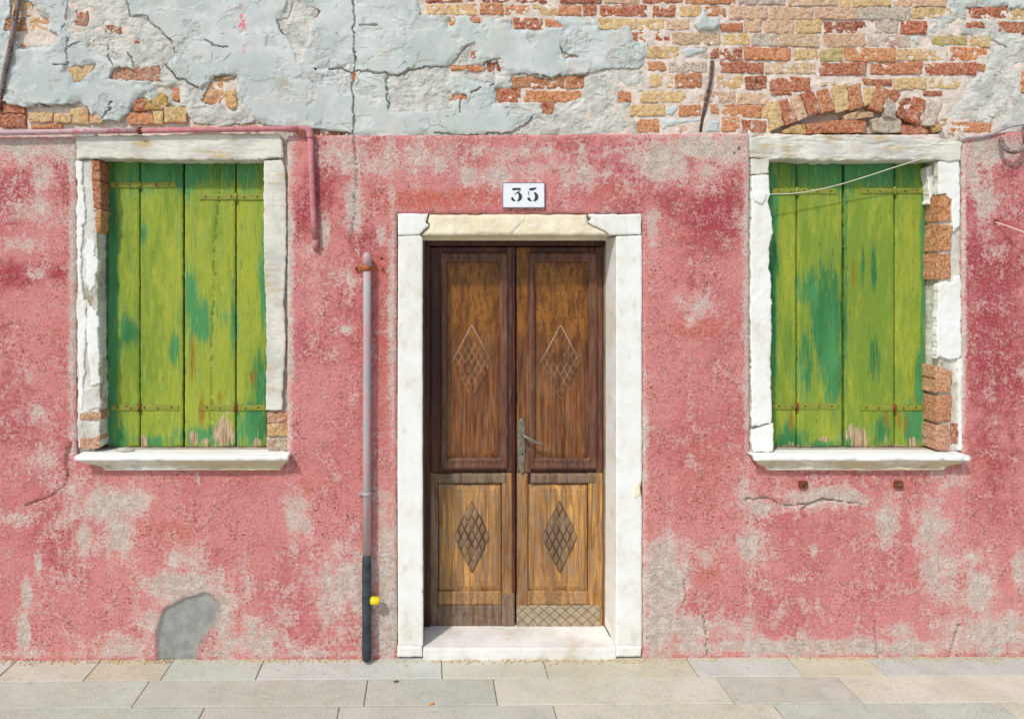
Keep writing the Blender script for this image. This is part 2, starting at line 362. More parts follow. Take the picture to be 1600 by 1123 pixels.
def mat_door(name, a, b, hi, hi_amt=.5, rough=.5, grain=.05, grey=0.0, crackle=0.0):
    g = G(name, rough, 0.4); v = g.vec(1, 1, grain); v2 = g.vec(1, 1, .25)
    gr = g.noise(85, 6, .65, v, .4); n1 = g.noise(5, 5, .6, v2); n2 = g.noise(40, 6, .65, v2)
    ring = g.noise(26, 3, .5, g.vec(1, 1, .09), 1.2)
    c = g.mix(g.rng(gr, .36, .64), C(*a), C(*b))
    c = g.mix(g.rng(g.m('ADD', n1, g.m('MULTIPLY', g.m('SUBTRACT', gr, .5), .5)), .44, .66, 0, hi_amt), c, C(*hi))
    c = g.mix(g.rng(ring, .42, .5, .45, 0), c, C(int(a[0] * .55), int(a[1] * .5), int(a[2] * .5)))
    if grey: c = g.mix(g.rng(n2, .42, .66, 0, grey), c, C(142, 126, 112))
    if crackle:
        z = g.xyz()[2]; d = g.voro(150, 'DISTANCE_TO_EDGE', g.vec(1, 1, .6))
        up = g.m('MULTIPLY', g.rng(z, 1.50, 1.75), crackle)
        c = g.mix(up, c, g.mix(g.rng(n2, .4, .6), C(112, 66, 22), C(160, 104, 34)))
        c = g.mix(g.m('MULTIPLY', g.rng(d, .02, .10, .8, 0), g.rng(z, 1.35, 1.6)), c, C(60, 28, 12))
    wr = g.wear(); c = g.mix(g.m('MULTIPLY', wr[0], .8), c, C(44, 26, 16)); c = g.mix(g.m('MULTIPLY', wr[1], .55), c, C(176, 134, 96))
    return g.done(c, g.bump(g.m('ADD', gr, g.m('MULTIPLY', n2, .4)), .45, .003))
def mat_simple(name, a, b, scale=30, rough=.6, spec=.4, metal=0.0, bs=.3, rust=None, rust_amt=0.0, stretch=(1, 1, 1)):
    g = G(name, rough, spec, metal); n = g.noise(scale, 6, .65, g.vec(*stretch)); n2 = g.noise(scale * 4, 4, .6)
    c = g.mix(g.rng(n, .38, .62), C(*a), C(*b))
    if rust: c = g.mix(g.rng(g.m('ADD', n, g.m('MULTIPLY', g.m('SUBTRACT', n2, .5), .8)), .62 - rust_amt * .3, .74 - rust_amt * .3), c, C(*rust))
    c = g.mix(g.m('MULTIPLY', g.wear()[0], .75), c, C(70, 62, 52))
    return g.done(c, g.bump(g.m('ADD', n, g.m('MULTIPLY', n2, .4)), bs, .003))
def mat_paving():
    g = G('paving_stone', 0.85, 0.25); oc, rnd = g.obj()
    n1 = g.noise(4, 5, .6); n2 = g.noise(26, 6, .65, g.vec(.5, 1, 1)); n3 = g.noise(210, 4, .6)
    c = g.mix(g.rng(n1, .38, .62, 0, .5), oc, g.mix(1.0, oc, C(222, 226, 224), 'MULTIPLY'))
    c = g.mix(g.rng(g.noise(9, 6, .7), .55, .72, 0, .5), c, g.mix(1.0, oc, C(206, 202, 196), 'MULTIPLY'))
    c = g.mix(g.rng(g.m('ADD', n2, g.m('MULTIPLY', g.m('SUBTRACT', n1, .5), .8)), .50, .70, 0, .6), c, g.mix(.5, oc, C(206, 194, 162)))
    c = g.mix(g.rng(n2, .28, .42, .5, 0), c, g.mix(1.0, oc, C(214, 214, 212), 'MULTIPLY'))
    c = g.mix(g.rng(n3, .34, .46, .55, 0), c, C(122, 118, 106)); c = g.mix(g.rng(n3, .55, .66, 0, .45), c, C(228, 226, 216))
    return g.done(c, g.bump(g.m('ADD', n2, g.m('MULTIPLY', n3, .5)), .4, .004))

M = dict(
    stucco=mat_stucco(), render=mat_render(), mortar=mat_mortar(), brick=mat_brick(),
    rubble=mat_mortar('jamb_mortar', (196, 190, 178), (158, 148, 134)),
    white_stone=mat_stone('white_stone', (222, 218, 204), (196, 193, 184), (196, 176, 130), .95, (.2, 1, 1), .9),
    pale_stone=mat_stone('pale_sill_stone', (236, 234, 228), (222, 218, 210), (196, 172, 136), .4, (.4, 1, 1), .35),
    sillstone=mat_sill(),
    limewash=mat_stone('white_limewash', (237, 237, 232), (229, 227, 218), (198, 188, 166), .45, (1, 1, .5), .35),
    flaking=mat_stone('flaking_limewash', (224, 222, 214), (192, 187, 175), (160, 144, 120), .9, (1, 1, .5), .8),
    cream=mat_stone('cream_stone', (240, 230, 204), (228, 212, 178), (238, 230, 222), .85, (.7, 1, 1), .6),
    shutter=mat_shutter(), dark=mat_simple('dark_gap', (16, 22, 14), (26, 32, 20)),
    mahogany=mat_door('dark_red_varnish', (62, 24, 18), (86, 38, 26), (110, 62, 38), .5, .42),
    mould=mat_door('brown_moulding', (84, 46, 34), (112, 68, 48), (132, 90, 62), .5, .45, .05, .2),
    bead=mat_simple('dusty_bead', (146, 116, 92), (168, 138, 112), 60),
    umber=mat_door('brown_varnish', (92, 50, 22), (138, 84, 40), (150, 98, 52), .55, .45, .05, .15, .9),
    oak=mat_door('weathered_golden_wood', (152, 102, 50), (222, 168, 94), (106, 70, 46), .65, .6, .045, .5),
    greyoak=mat_door('grey_weathered_wood', (112, 88, 66), (146, 116, 88), (96, 74, 60), .6, .75, .05, .6),
    rail=mat_door('pale_rail_wood', (150, 108, 62), (196, 152, 96), (120, 84, 56), .4, .65, 1.0, .3),
    carve=mat_door('dusty_carved_wood', (128, 98, 68), (160, 126, 86), (108, 78, 56), .5, .65, .1, .5),
    hinge=mat_simple('painted_hinge', (122, 136, 46), (146, 156, 54), 60, .6, .4, 0, .5, (118, 80, 38), .25, (.4, 1, 1)),
    painted_iron=mat_simple('weathered_painted_iron', (134, 122, 118), (164, 150, 146), 40, .8, .3, 0, .6, (96, 60, 52), .5, (1, 1, .3)),
    rust=mat_simple('rusty_iron', (104, 58, 36), (140, 78, 44), 70, .9, .2, 0, .7),
    orange_rust=mat_simple('orange_rust', (156, 88, 58), (182, 112, 78), 60, .9, .2, 0, .6),
    iron=mat_simple('old_dark_iron', (74, 54, 48), (104, 78, 68), 50, .85, .3, 0, .7, (146, 120, 112), .2),
    pipe=mat_simple('grey_pipe', (162, 164, 166), (178, 170, 172), 20, .6, .35, 0, .25, (192, 150, 152), .55, (1, 1, .25)),
    conduit=mat_simple('pink_conduit', (188, 112, 118), (202, 132, 136), 26, .75, .25, 0, .4, (172, 142, 140), .25),
    conduit_grey=mat_simple('faded_conduit', (186, 160, 164), (196, 172, 172), 20, .6, .35, 0, .2, (198, 116, 124), .3, (.3, 1, 1)),
    sleeve=mat_simple('black_sleeve', (44, 52, 58), (62, 70, 76), 24, .6, .4, 0, .4),
    yellow=mat_simple('yellow_plastic', (236, 200, 12), (240, 208, 30), 40, .4, .5, 0, .05),
    enamel=mat_simple('white_enamel', (236, 238, 240), (230, 233, 237), 40, .35, .5, 0, .05),
    ink=mat_simple('black_lettering', (48, 56, 58), (66, 74, 76), 120, .6, .3, 0, .1),
    lead=mat_simple('grey_border', (108, 108, 112), (128, 126, 128), 80, .6, .3, 0, .2),
    handle=mat_simple('tarnished_metal', (112, 106, 94), (140, 132, 118), 50, .45, .5, .4, .3),
    tread=mat_simple('dull_tread_metal', (160, 142, 116), (178, 160, 134), 30, .6, .4, .2, .3),
    wire=mat_simple('pale_wire', (206, 204, 186), (222, 218, 200), 40, .6, .3), cord=mat_simple('pink_cord', (222, 180, 164), (230, 194, 176), 40, .7, .3),
    cable=mat_simple('grey_cable', (150, 144, 146), (170, 164, 164), 40, .6, .3), paving=mat_paving(),
    joint=mat_simple('joint_dirt', (128, 118, 98), (150, 138, 116), 40, .95, .1), ground=mat_simple('ground_stone', (160, 156, 144), (180, 174, 160), 3, .9, .2),
    butt=mat_simple('orange_paper', (214, 130, 66), (224, 148, 84), 90, .8, .2), leaf=mat_simple('dry_leaf', (196, 160, 60), (214, 178, 70), 60, .8, .2),
    grit=mat_simple('sandy_grit', (186, 160, 122), (206, 186, 150), 200, .95, .1),
    chip=mat_simple('stone_chip', (176, 172, 160), (196, 190, 178), 50, .9, .2),
    wallback=mat_mortar('rough_masonry', (196, 182, 168), (170, 154, 140)),
)

RNG = random.Random(11)
# ------------------------------------------------------------------ ground and pavement (the setting)
SLOPE, YAW = 0.0037, 0.0037
def gz(x): return SLOPE * x
def rowy(dist, x): return -(dist - YAW * x)
def flat(name, x0, x1, y0, y1, dz, mat, kind='structure'):
    me = bpy.data.meshes.new(name)
    me.from_pydata([(x0, y0, gz(x0) + dz), (x1, y0, gz(x1) + dz), (x1, y1, gz(x1) + dz), (x0, y1, gz(x0) + dz)], [], [(0, 1, 2, 3)])
    return link(name, me, mat, kind=kind)
flat('ground', -110, 110, -120, 60, -0.03, M['ground'])
pavement = flat('pavement', -5.2, 4.8, -6.5, 0.3, -0.006, M['joint'])
GREY, BLUE, BEIGE, TAN, YTAN, GRN = (194, 193, 179), (199, 201, 191), (208, 203, 184), (199, 188, 164), (206, 200, 175), (191, 195, 181)
def wx(px, py, dist):    # world x on the pavement of a photo pixel on the row that starts dist in front of the wall
    return CAMX + (px - PX) / S * (D - dist) / D
rows = [
    (-0.02, 0.1755, [-5.2, -4.3, -3.55, wx(26, 1030, 0), wx(158, 1030, 0), wx(272, 1030, 0), wx(413, 1029, 0), wx(690, 1028, 0), wx(848, 1028, 0),
                     wx(1072, 1027, 0), wx(1229, 1026, 0), wx(1352, 1026, 0), wx(1712, 1026, 0), 3.7, 4.8],
     [GREY, BEIGE, BLUE, BEIGE, TAN, GRN, BLUE, BEIGE, YTAN, BLUE, YTAN, BLUE, BEIGE, GREY]),
    (0.1755, 0.386, [-5.2, -4.1, -2.95, wx(235, 1063, .18), wx(575, 1059, .18), wx(771, 1057, .18), wx(1120, 1056, .18), wx(1309, 1056, .18), 2.62, 3.6, 4.8],
     [GREY, BEIGE, GRN, GREY, GREY, BEIGE, GREY, BEIGE, BEIGE, GREY]),
    (0.386, 0.64, [-5.2, -3.9, -2.6, wx(321, 1104, .386), wx(531, 1101, .386), wx(864, 1100, .386), wx(1208, 1098, .386), wx(1562, 1096, .386), 3.1, 4.0, 4.8],
     [GREY, BEIGE, GRN, GREY, GREY, BEIGE, GRN, BEIGE, GREY, BEIGE])]
d0 = 0.64
while d0 < 6.2:
    d1 = d0 + RNG.choice((.22, .25, .28)); xs = [-5.2]
    while xs[-1] < 4.6: xs.append(xs[-1] + RNG.uniform(.6, 1.2))
    rows.append((d0, d1, xs, [RNG.choice((GREY, BLUE, BEIGE, GRN, BEIGE)) for _ in xs[1:]])); d0 = d1
for (a, b, xs, cols) in rows:
    for x0, x1, col in zip(xs[:-1], xs[1:], cols):
        bm = bmesh.new(); gp = 0.0022; ti, tj, tk = RNG.uniform(-.0012, .0012), RNG.uniform(-.001, .001), RNG.uniform(-.001, .001)
        ring = []
        for (x, dd, sx, sd) in ((x0, b, 1, -1), (x1, b, -1, -1), (x1, a, -1, 1), (x0, a, 1, 1)):
            x += sx * gp; dd += sd * gp
            ring.append((x, rowy(dd, x), gz(x) + ti + tj * sx + tk * sd, sx, sd))
        lo = [bm.verts.new((x, y, z - .045)) for x, y, z, *_ in ring]
        mi = [bm.verts.new((x, y, z - .003)) for x, y, z, *_ in ring]
        hi = [bm.verts.new((x + sx * .003, y - sd * .003, z)) for x, y, z, sx, sd in ring]
        for A, B in ((lo, mi), (mi, hi)):
            for i in range(4): bm.faces.new((A[i], A[(i + 1) % 4], B[(i + 1) % 4], B[i]))
        bm.faces.new(hi); me = bpy.data.meshes.new('paving_slab'); bm.to_mesh(me); bm.free()
        j = RNG.uniform(.95, 1.05)
        link('paving_slab', me, M['paving'], pavement, color=tuple(min(1, c * j) for c in C(*col)[:3]) + (1,))

# ------------------------------------------------------------------ the house: one thing, everything fixed to it is a part
house = link('house', None, label='weathered old house front, worn pink stucco below and broken grey render over bricks above', cat='house')

# pink stucco
LWH, RWH, DH = rect(119, 190, 449, 713), rect(1171, 190, 1503, 713), rect(620.2, 334, 1003.8, 1060)
xs = np.concatenate([np.arange(-330, -12, 9), np.arange(-12, 1612, 2.2), np.arange(1612, 1930, 9)])
ys = np.arange(200, 1042, 2.2)
X, Y = np.meshgrid(xs, ys)
top = np.interp(xs, [-330, 115, 450, 800, 1165, 1230, 1505, 1540, 1600, 1930], [214, 213, 212, 211, 209, 212, 219, 211, 203, 203])[None, :]
s = np.maximum(top - Y, -1e3) + 2.0 * fbm(X / 13, Y / 13, 3, 5)
for h in (LWH, RWH, DH): s = np.maximum(s, -sdf_poly(X, Y, h) + 2.4 * fbm(X / 12, Y / 12, 3, 8))
s = np.maximum(s, Y - 1040)
CEM = [(262, 1060), (260, 985), (268, 960), (295, 947), (320, 940), (328, 948), (324, 966), (304, 990), (296, 1012), (290, 1060)]
cem = sdf_poly(X, Y, CEM) - 14 + 5 * fbm(X / 16, Y / 16, 4, 31)
cr = [groove(X, Y, p, w, 1.3, 40 + i) for i, (p, w) in enumerate([
    ([(553, 212), (556, 245), (559, 275), (556, 300)], .45), ([(553, 300), (556, 330), (548, 380)], .25),
    ([(112, 690), (106, 720), (104, 755), (80, 775), (40, 790)], .7), ([(106, 700), (103, 726)], 1.6),
    ([(1165, 780), (1200, 778), (1225, 790), (1265, 786), (1290, 780), (1330, 784), (1345, 788)], .8), ([(1250, 795), (1275, 784), (1290, 776)], .6),
    ([(1098, 960), (1104, 990), (1106, 1025)], .7), ([(1367, 970), (1369, 1000), (1374, 1026)], 1.1), ([(1500, 975), (1490, 1005), (1484, 1026)], .9),
    ([(1247, 975), (1243, 1000)], .5), ([(1070, 905), (1072, 930), (1065, 950)], .5)])]
crk = np.maximum.reduce(cr)
depth = -0.003 + 0.008 * fbm(X / 90, Y / 90, 3, 2) + 0.0045 * fbm(X / 16, Y / 16, 4, 6) + 0.008 * np.clip(1 + s / 5, 0, 1) ** 2
depth = depth + 0.02 * crk + 0.004 * sstep(3, -3, cem) - 0.004 * np.exp(-(cem / 5) ** 2) * (cem > -4)
for (hx, hy, hr) in ((1156, 233, 2.2), (1148, 240, 1.4), (1556, 348, 3.2), (597, 405, 1.6)):
    depth = depth + 0.03 * sstep(hr + 1, hr - 1, np.hypot(X - hx, Y - hy))
BARE = [(30, 235, 60, 22, .62), (95, 225, 30, 20, .65), (60, 330, 40, 25, .5), (65, 270, 16, 40, .5), (40, 380, 50, 14, .45), (60, 430, 12, 8, .6), (48, 590, 14, 14, .5),
    (55, 650, 18, 26, .42), (60, 715, 40, 18, .42), (20, 810, 25, 15, .5), (115, 770, 25, 28, .5), (175, 785, 62, 26, .85), (190, 830, 25, 38, .72), (130, 840, 14, 30, .6),
    (60, 880, 5, 18, .85), (42, 925, 7, 22, .85), (36, 985, 9, 24, .85), (285, 872, 26, 26, .6), (290, 915, 60, 26, .8), (352, 950, 16, 40, .75), (232, 955, 25, 25, .5),
    (190, 1010, 60, 18, .45), (385, 1000, 50, 35, .55), (470, 800, 20, 40, .5), (457, 815, 10, 30, .7), (540, 905, 50, 60, .6), (606, 900, 18, 130, .85), (613, 500, 6, 300, .55),
    (600, 985, 25, 50, .7), (452, 420, 7, 260, .8), (114, 450, 6, 260, .8), (553, 320, 14, 36, .8), (508, 368, 8, 18, .9), (545, 250, 40, 22, .5), (605, 258, 60, 26, .45),
    (680, 245, 50, 26, .4), (760, 275, 60, 16, .45), (480, 385, 24, 18, .5), (492, 450, 9, 60, .42), (530, 430, 20, 20, .42), (594, 365, 10, 16, .7), (543, 515, 10, 6, .7),
    (1040, 250, 45, 32, .72), (1085, 232, 60, 20, .7), (1140, 235, 25, 26, .6), (1100, 275, 18, 25, .5), (1169, 450, 7, 240, .95), (1092, 475, 26, 26, .55), (1060, 470, 16, 20, .4),
    (1018, 360, 10, 40, .6), (1007, 700, 5, 170, .6), (820, 240, 160, 12, .32), (840, 262, 60, 10, .4), (900, 275, 50, 18, .42),
    (1035, 895, 32, 52, 1.1), (1026, 975, 30, 60, .8), (1090, 985, 80, 22, .5), (1170, 855, 26, 30, .75), (1165, 770, 16, 50, .5), (1195, 790, 45, 12, .6), (1295, 776, 66, 16, .85),
    (1385, 805, 24, 36, .6), (1455, 825, 26, 42, .75), (1472, 890, 30, 46, .65), (1528, 920, 26, 34, .8), (1520, 872, 16, 16, .7), (1480, 750, 30, 20, .5), (1300, 1010, 320, 12, .78),
    (1550, 988, 70, 28, .75), (1400, 985, 26, 12, .6), (1592, 890, 12, 36, .6), (1270, 858, 12, 10, .5), (1540, 232, 50, 16, .7), (1540, 325, 22, 40, .55), (1520, 270, 10, 46, .55),
    (1555, 392, 14, 12, .5), (1505, 450, 4, 320, .7), (200, 1020, 900, 5, .4), (1100, 870, 18, 14, .5)]
DEEP = [(25, 300, 30, 40, .8), (20, 430, 40, 22, 1), (100, 300, 14, 60, .5), (95, 250, 20, 20, .6), (95, 430, 20, 14, .9), (500, 285, 40, 60, .9), (470, 330, 25, 60, .9), (575, 372, 36, 26, .8),
    (590, 305, 20, 20, .7), (720, 235, 60, 15, .6), (1120, 330, 46, 46, 1), (1148, 285, 8, 60, .9), (1075, 255, 10, 30, .8), (1113, 250, 6, 18, .9), (1050, 310, 30, 30, .6), (1555, 450, 60, 120, .8),
    (1560, 570, 60, 150, .65), (1545, 700, 60, 60, .7), (1535, 270, 10, 40, .7), (1580, 260, 20, 40, .7), (30, 620, 40, 100, .45), (900, 232, 90, 18, .65), (950, 250, 50, 30, .5), (1100, 380, 50, 40, .5),
    (470, 540, 20, 80, .35), (540, 480, 60, 100, .3), (1080, 440, 40, 20, .5)]
ORNG = [(680, 312, 120, 18, .85), (960, 300, 70, 18, .6), (1090, 513, 60, 18, .8), (588, 420, 25, 25, .95), (600, 560, 15, 150, .6), (590, 500, 20, 80, .4), (270, 830, 80, 40, .5), (60, 810, 80, 50, .4),
    (1100, 740, 60, 90, .5), (1100, 890, 40, 26, .6), (1530, 720, 40, 40, .45), (490, 760, 50, 40, .5), (90, 540, 25, 60, .45), (1008, 955, 8, 40, 1), (1368, 1015, 5, 20, 1.2), (1484, 1020, 5, 14, 1.0), (1060, 620, 60, 80, .35), (1060, 370, 30, 16, .5)]
at = np.stack([0.13 + blobs(X, Y, BARE) + .14 * sstep(330, 225, Y) + .13 * sstep(760, 1000, Y) + .25 * np.maximum(crk, 0) , blobs(X, Y, DEEP), blobs(X, Y, ORNG), sstep(7, -4, cem + 5 * fbm(X / 5, Y / 5, 3, 33))], -1)
sheet('stucco_wall', X, Y, s, depth, M['stucco'], house, 0.0, 0.055, at)

# broken grey render over the bricks
xs = np.concatenate([np.arange(-330, -12, 9), np.arange(-12, 1612, 1.4), np.arange(1612, 1930, 9)])
ys = np.concatenate([np.arange(-620, -12, 9), np.arange(-12, 226, 1.4)])
X, Y = np.meshgrid(xs, ys)
NONE = [
 [(655, -17), (655, 8), (657, 22), (690, 25), (702, 27), (702, 40), (710, 40), (712, 27), (735, 26), (737, 35), (750, 36), (765, 27), (798, 30), (800, 46), (848, 48), (854, 42), (884, 43), (866, 32), (866, 25),
  (926, 23), (933, 37), (940, 46), (975, 37), (984, 40), (988, 55), (993, 66), (1011, 67), (1012, 102), (1013, 112), (1030, 120), (1031, 133), (1012, 142), (985, 143), (966, 144), (967, 160), (985, 161), (984, 180), (995, 184),
  (996, 208), (1000, 222), (1505, 222), (1556, 206), (1550, 192), (1488, 190), (1480, 182), (1484, 175), (1472, 160), (1470, 150), (1500, 141), (1520, 120), (1540, 116), (1541, 96), (1547, 75), (1550, 58), (1512, 53), (1470, 54), (1455, 60),
  (1440, 70), (1425, 62), (1430, 52), (1450, 50), (1455, 40), (1450, 27), (1490, 24), (1486, 10), (1480, -6), (1479, -17), (1300, -15), (1100, -18), (900, -16)],
 [(17, 2), (45, 2), (60, 20), (75, 29), (76, 47), (90, 52), (93, 62), (85, 70), (60, 73), (28, 76), (20, 60), (25, 50), (5, 48), (8, 30), (17, 25)],
 [(101, 106), (125, 101), (148, 100), (143, 112), (130, 126), (115, 127), (108, 112)],
 [(165, 126), (172, 114), (178, 105), (200, 105), (215, 110), (250, 102), (248, 115), (232, 126)],
 [(-40, 158), (8, 158), (12, 164), (55, 166), (110, 163), (125, 160), (135, 168), (140, 178), (150, 180), (158, 190), (170, 186), (186, 190), (200, 176), (215, 153), (225, 151), (232, 158), (245, 150), (248, 134), (258, 145),
  (262, 160), (275, 165), (290, 165), (292, 180), (300, 192), (340, 196), (400, 192), (450, 199), (480, 203), (500, 201), (540, 207), (540, 226), (-40, 226)],
 [(313, 158), (322, 138), (330, 124), (335, 118), (365, 119), (371, 145), (368, 172), (352, 168), (340, 160), (330, 167)],
 [(117, 17), (136, 18), (138, 22), (128, 26), (124, 40), (120, 40), (121, 24)], [(166, 40), (176, 39), (190, 42), (180, 45), (174, 53), (171, 47)], [(207, 62), (218, 60), (222, 66), (214, 70)],
 [(268, 134), (278, 140), (280, 160), (270, 156)],
 [(704, 147), (716, 145), (730, 149), (730, 156), (708, 156)], [(704, 105), (730, 101), (758, 106), (762, 97), (778, 95), (783, 111), (765, 113), (735, 109)], [(736, 82), (742, 79), (745, 91), (738, 92)],
 [(775, 138), (798, 138), (802, 120), (830, 118), (856, 123), (885, 117), (913, 119), (911, 139), (907, 150), (885, 160), (866, 163), (864, 178), (847, 178), (845, 163), (822, 160), (776, 160)],
 [(549, 112), (556, 112), (556, 122), (552, 127), (549, 120)], [(490, 108), (515, 107), (516, 109), (492, 110)], [(145, 63), (152, 62), (153, 66), (146, 66)], [(167, 65), (172, 64), (172, 70), (168, 70)], [(177, 66), (179, 66), (179, 70), (177, 69)],
 [(1486, 37), (1494, 36), (1494, 43), (1487, 43)], [(1508, 33), (1536, 35), (1538, 42), (1514, 43)], [(1510, 12), (1575, 10), (1576, 30), (1512, 31)], [(1578, 14), (1640, 10), (1640, 30), (1580, 32)], [(1560, 36), (1640, 34), (1640, 52), (1580, 50)],
 [(1596, 105), (1640, 100), (1640, 150), (1594, 142)], [(878, 88), (900, 84), (905, 90), (884, 93)]]
none = np.full(X.shape, 1e3)
for p in NONE: none = np.minimum(none, sdf_poly(X, Y, p))
none = none + 2.6 * 2 * fbm(X / 13, Y / 13, 4, 71) + 3.2 * fbm(X / 4.5, Y / 4.5, 3, 72)
UNDER = [
 [(108, -60), (192, -60), (192, 0), (205, 25), (228, 27), (240, 38), (258, 55), (273, 71), (273, 82), (258, 98), (275, 121), (292, 128), (312, 138), (330, 120), (371, 118), (375, 150), (392, 176), (404, 194), (402, 226), (262, 226), (240, 130), (215, 125), (205, 100), (150, 85), (100, 52), (105, 20)],
 [(452, -60), (465, 0), (485, 8), (500, 18), (497, 28), (488, 34), (485, 60), (476, 75), (474, 96), (463, 97), (460, 82), (446, 60), (434, 34), (448, 10)],
 [(605, 121), (630, 117), (641, 108), (700, 107), (722, 75), (741, 67), (742, 80), (735, 95), (760, 105), (780, 115), (800, 120), (776, 160), (850, 178), (830, 190), (800, 206), (990, 206), (1031, 140), (1031, 120), (1012, 104), (960, 108), (905, 118), (860, 121), (862, 160), (775, 138), (745, 132), (705, 139), (706, 169), (680, 176), (610, 172)],
 [(1012, 104), (1031, 120), (1100, 120), (1100, 220), (780, 220), (832, 185), (900, 160), (912, 118)],
 [(1420, 20), (1485, 30), (1540, 26), (1640, 50), (1640, 230), (1440, 230), (1440, 80)]]
und = np.full(X.shape, 1e3)
for p in UNDER: und = np.minimum(und, sdf_poly(X, Y, p))
und = und + 5 * fbm(X / 12, Y / 12, 4, 81) + 3.2 * fbm(X / 4.5, Y / 4.5, 3, 82)
und = np.maximum(und, -sdf_poly(X, Y, [(705, 118), (778, 130), (778, 150), (720, 150), (700, 140)]))
toplim = np.interp(xs, [-330, 1500, 1540, 1600, 1930], [217, 217, 216, 208, 208])[None, :]
CR = [([(553, -60), (554, 30), (552, 60), (556, 90), (554, 112), (550, 128), (553, 160), (552, 206)], 1.3), ([(516, 108), (535, 106), (549, 113)], .8), ([(556, 110), (575, 112), (600, 116), (605, 118)], .9),
 ([(604, 117), (630, 116), (641, 108), (680, 105), (700, 105)], 1.4), ([(605, 118), (604, 150), (607, 172)], .7), ([(700, 104), (715, 90), (728, 72), (741, 68)], 1.0), ([(755, 103), (762, 96), (782, 92)], .8),
 ([(800, 117), (850, 117), (862, 123), (885, 117), (910, 119), (955, 108), (990, 110), (1012, 103)], 1.2), ([(735, 146), (752, 136)], .8), ([(764, 134), (773, 130)], .7), ([(832, 184), (826, 192), (806, 204)], 1.0),
 ([(110, -20), (104, 20), (98, 44)], .8), ([(104, 58), (104, 100), (85, 101)], .7), ([(170, 66), (168, 90), (178, 103)], .6), ([(200, 82), (208, 104)], .6), ([(192, -10), (205, 25), (228, 27), (240, 38), (258, 55), (272, 70), (272, 82)], .9),
 ([(258, 100), (275, 121), (312, 138)], .8), ([(105, 74), (125, 66)], .7), ([(55, 164), (75, 166), (110, 163), (130, 165)], 1.3), ([(175, 160), (168, 175), (155, 186)], .9), ([(450, 208), (490, 202), (530, 207), (552, 208)], 1.6),
 ([(680, 209), (740, 212), (800, 208), (806, 204)], 1.1), ([(320, 62), (345, 74), (355, 73)], .5), ([(560, 41), (590, 40)], .5), ([(460, 3), (447, 28), (434, 34), (440, 55)], .9), ([(1425, 98), (1440, 80), (1455, 60)], .6), ([(1540, 60), (1575, 75)], .7), ([(1545, 180), (1560, 192)], .8),
 ([(0, 205), (60, 211), (118, 212)], 1.2), ([(480, 10), (500, 18), (490, 30)], .8), ([(875, 72), (880, 82), (902, 88)], .8), ([(720, 152), (720, 175)], .5), ([(1030, 28), (1085, 30)], .4)]
crk = np.maximum.reduce([groove(X, Y, p, w * .42, 1.9, 100 + 3 * i) for i, (p, w) in enumerate(CR)])
u = sstep(.8, -.8, und)
depth = 0.009 + 0.007 * u + 0.010 * fbm(X / 70, Y / 70, 3, 12) + 0.0022 * fbm(X / 18, Y / 18, 4, 13) + u * 0.009 * fbm(X / 11, Y / 8, 5, 14, .65) + 0.045 * crk
fl = fbm(X / 48, Y / 34, 5, 301, .6); fl2 = fbm(X / 70, Y / 60, 5, 311, .62)
t1 = sstep(.075, .09, fl); t2 = sstep(.12, .13, fl2)
depth = depth - 0.003 * np.exp(-((none - 5) / 5) ** 2) * (1 - u) + (.0032 * t1 + .004 * t2) * (1 - u) + u * .004 * sstep(.0, .02, fbm(X / 22, Y / 16, 4, 321, .6))
s = np.maximum(-none, Y - toplim)
for wx0, wx1 in ((122, 446), (1176, 1498)): s = np.maximum(s, -sdf_poly(X, Y, rect(wx0, 214, wx1, 300)))
depth = depth + 0.003 * np.clip(1 + s / 1.3, 0, 1) ** 2 + .012 * sstep(-14, 0, s) * sstep(-.06, .16, fbm(X / 24, Y / 24, 3, 91)) + .007 * sstep(-9, 0, -und) * (und > 0) * sstep(-.05, .15, fbm(X / 30, Y / 30, 3, 92))
PINKT = [(375, 10, 6, 16, .5), (380, 35, 10, 22, .7), (382, 75, 9, 14, .5), (230, 5, 8, 12, .4)]
DIRT = [(700, 208, 400, 6, .4), (985, 60, 14, 26, .6), (445, 135, 10, 12, .5), (1000, 200, 60, 14, .5), (60, 20, 30, 30, .4), (205, 60, 60, 24, .35), (1580, 60, 30, 30, .3)]
at = np.stack([np.maximum(u, .45 * t2), blobs(X, Y, PINKT), .1 + blobs(X, Y, DIRT) + .35 * t1, .9 * sstep(.12, .5, crk)], -1)
sheet('grey_render', X, Y, s, depth, M['render'], house, 0.012, 0.05, at)

# mortar bed behind the bricks
xs = np.arange(-40, 1641, 2.6); ys = np.arange(-70, 228, 2.6); X, Y = np.meshgrid(xs, ys)
ARCH = [(1205, 206), (1240, 192), (1285, 176), (1350, 165), (1400, 178), (1440, 195), (1462, 198), (1470, 207), (1400, 209), (1260, 209)]
gap = sstep(3, -4, sdf_poly(X, Y, ARCH))
low = sstep(0, 12, X) * sstep(310, 290, X) * sstep(150, 160, Y)
depth = 0.0215 + 0.013 * fbm(X / 9, Y / 7, 4, 21, .6) + 0.008 * fbm(X / 60, Y / 60, 3, 22) + 0.13 * gap + 0.012 * low + 0.007 * (X < 915) * (Y > 75)
s = np.maximum(-1e3 + 0 * X, Y - 226)
sheet('mortar_bed', X, Y, s, depth, M['mortar'], house, 0.03, None)

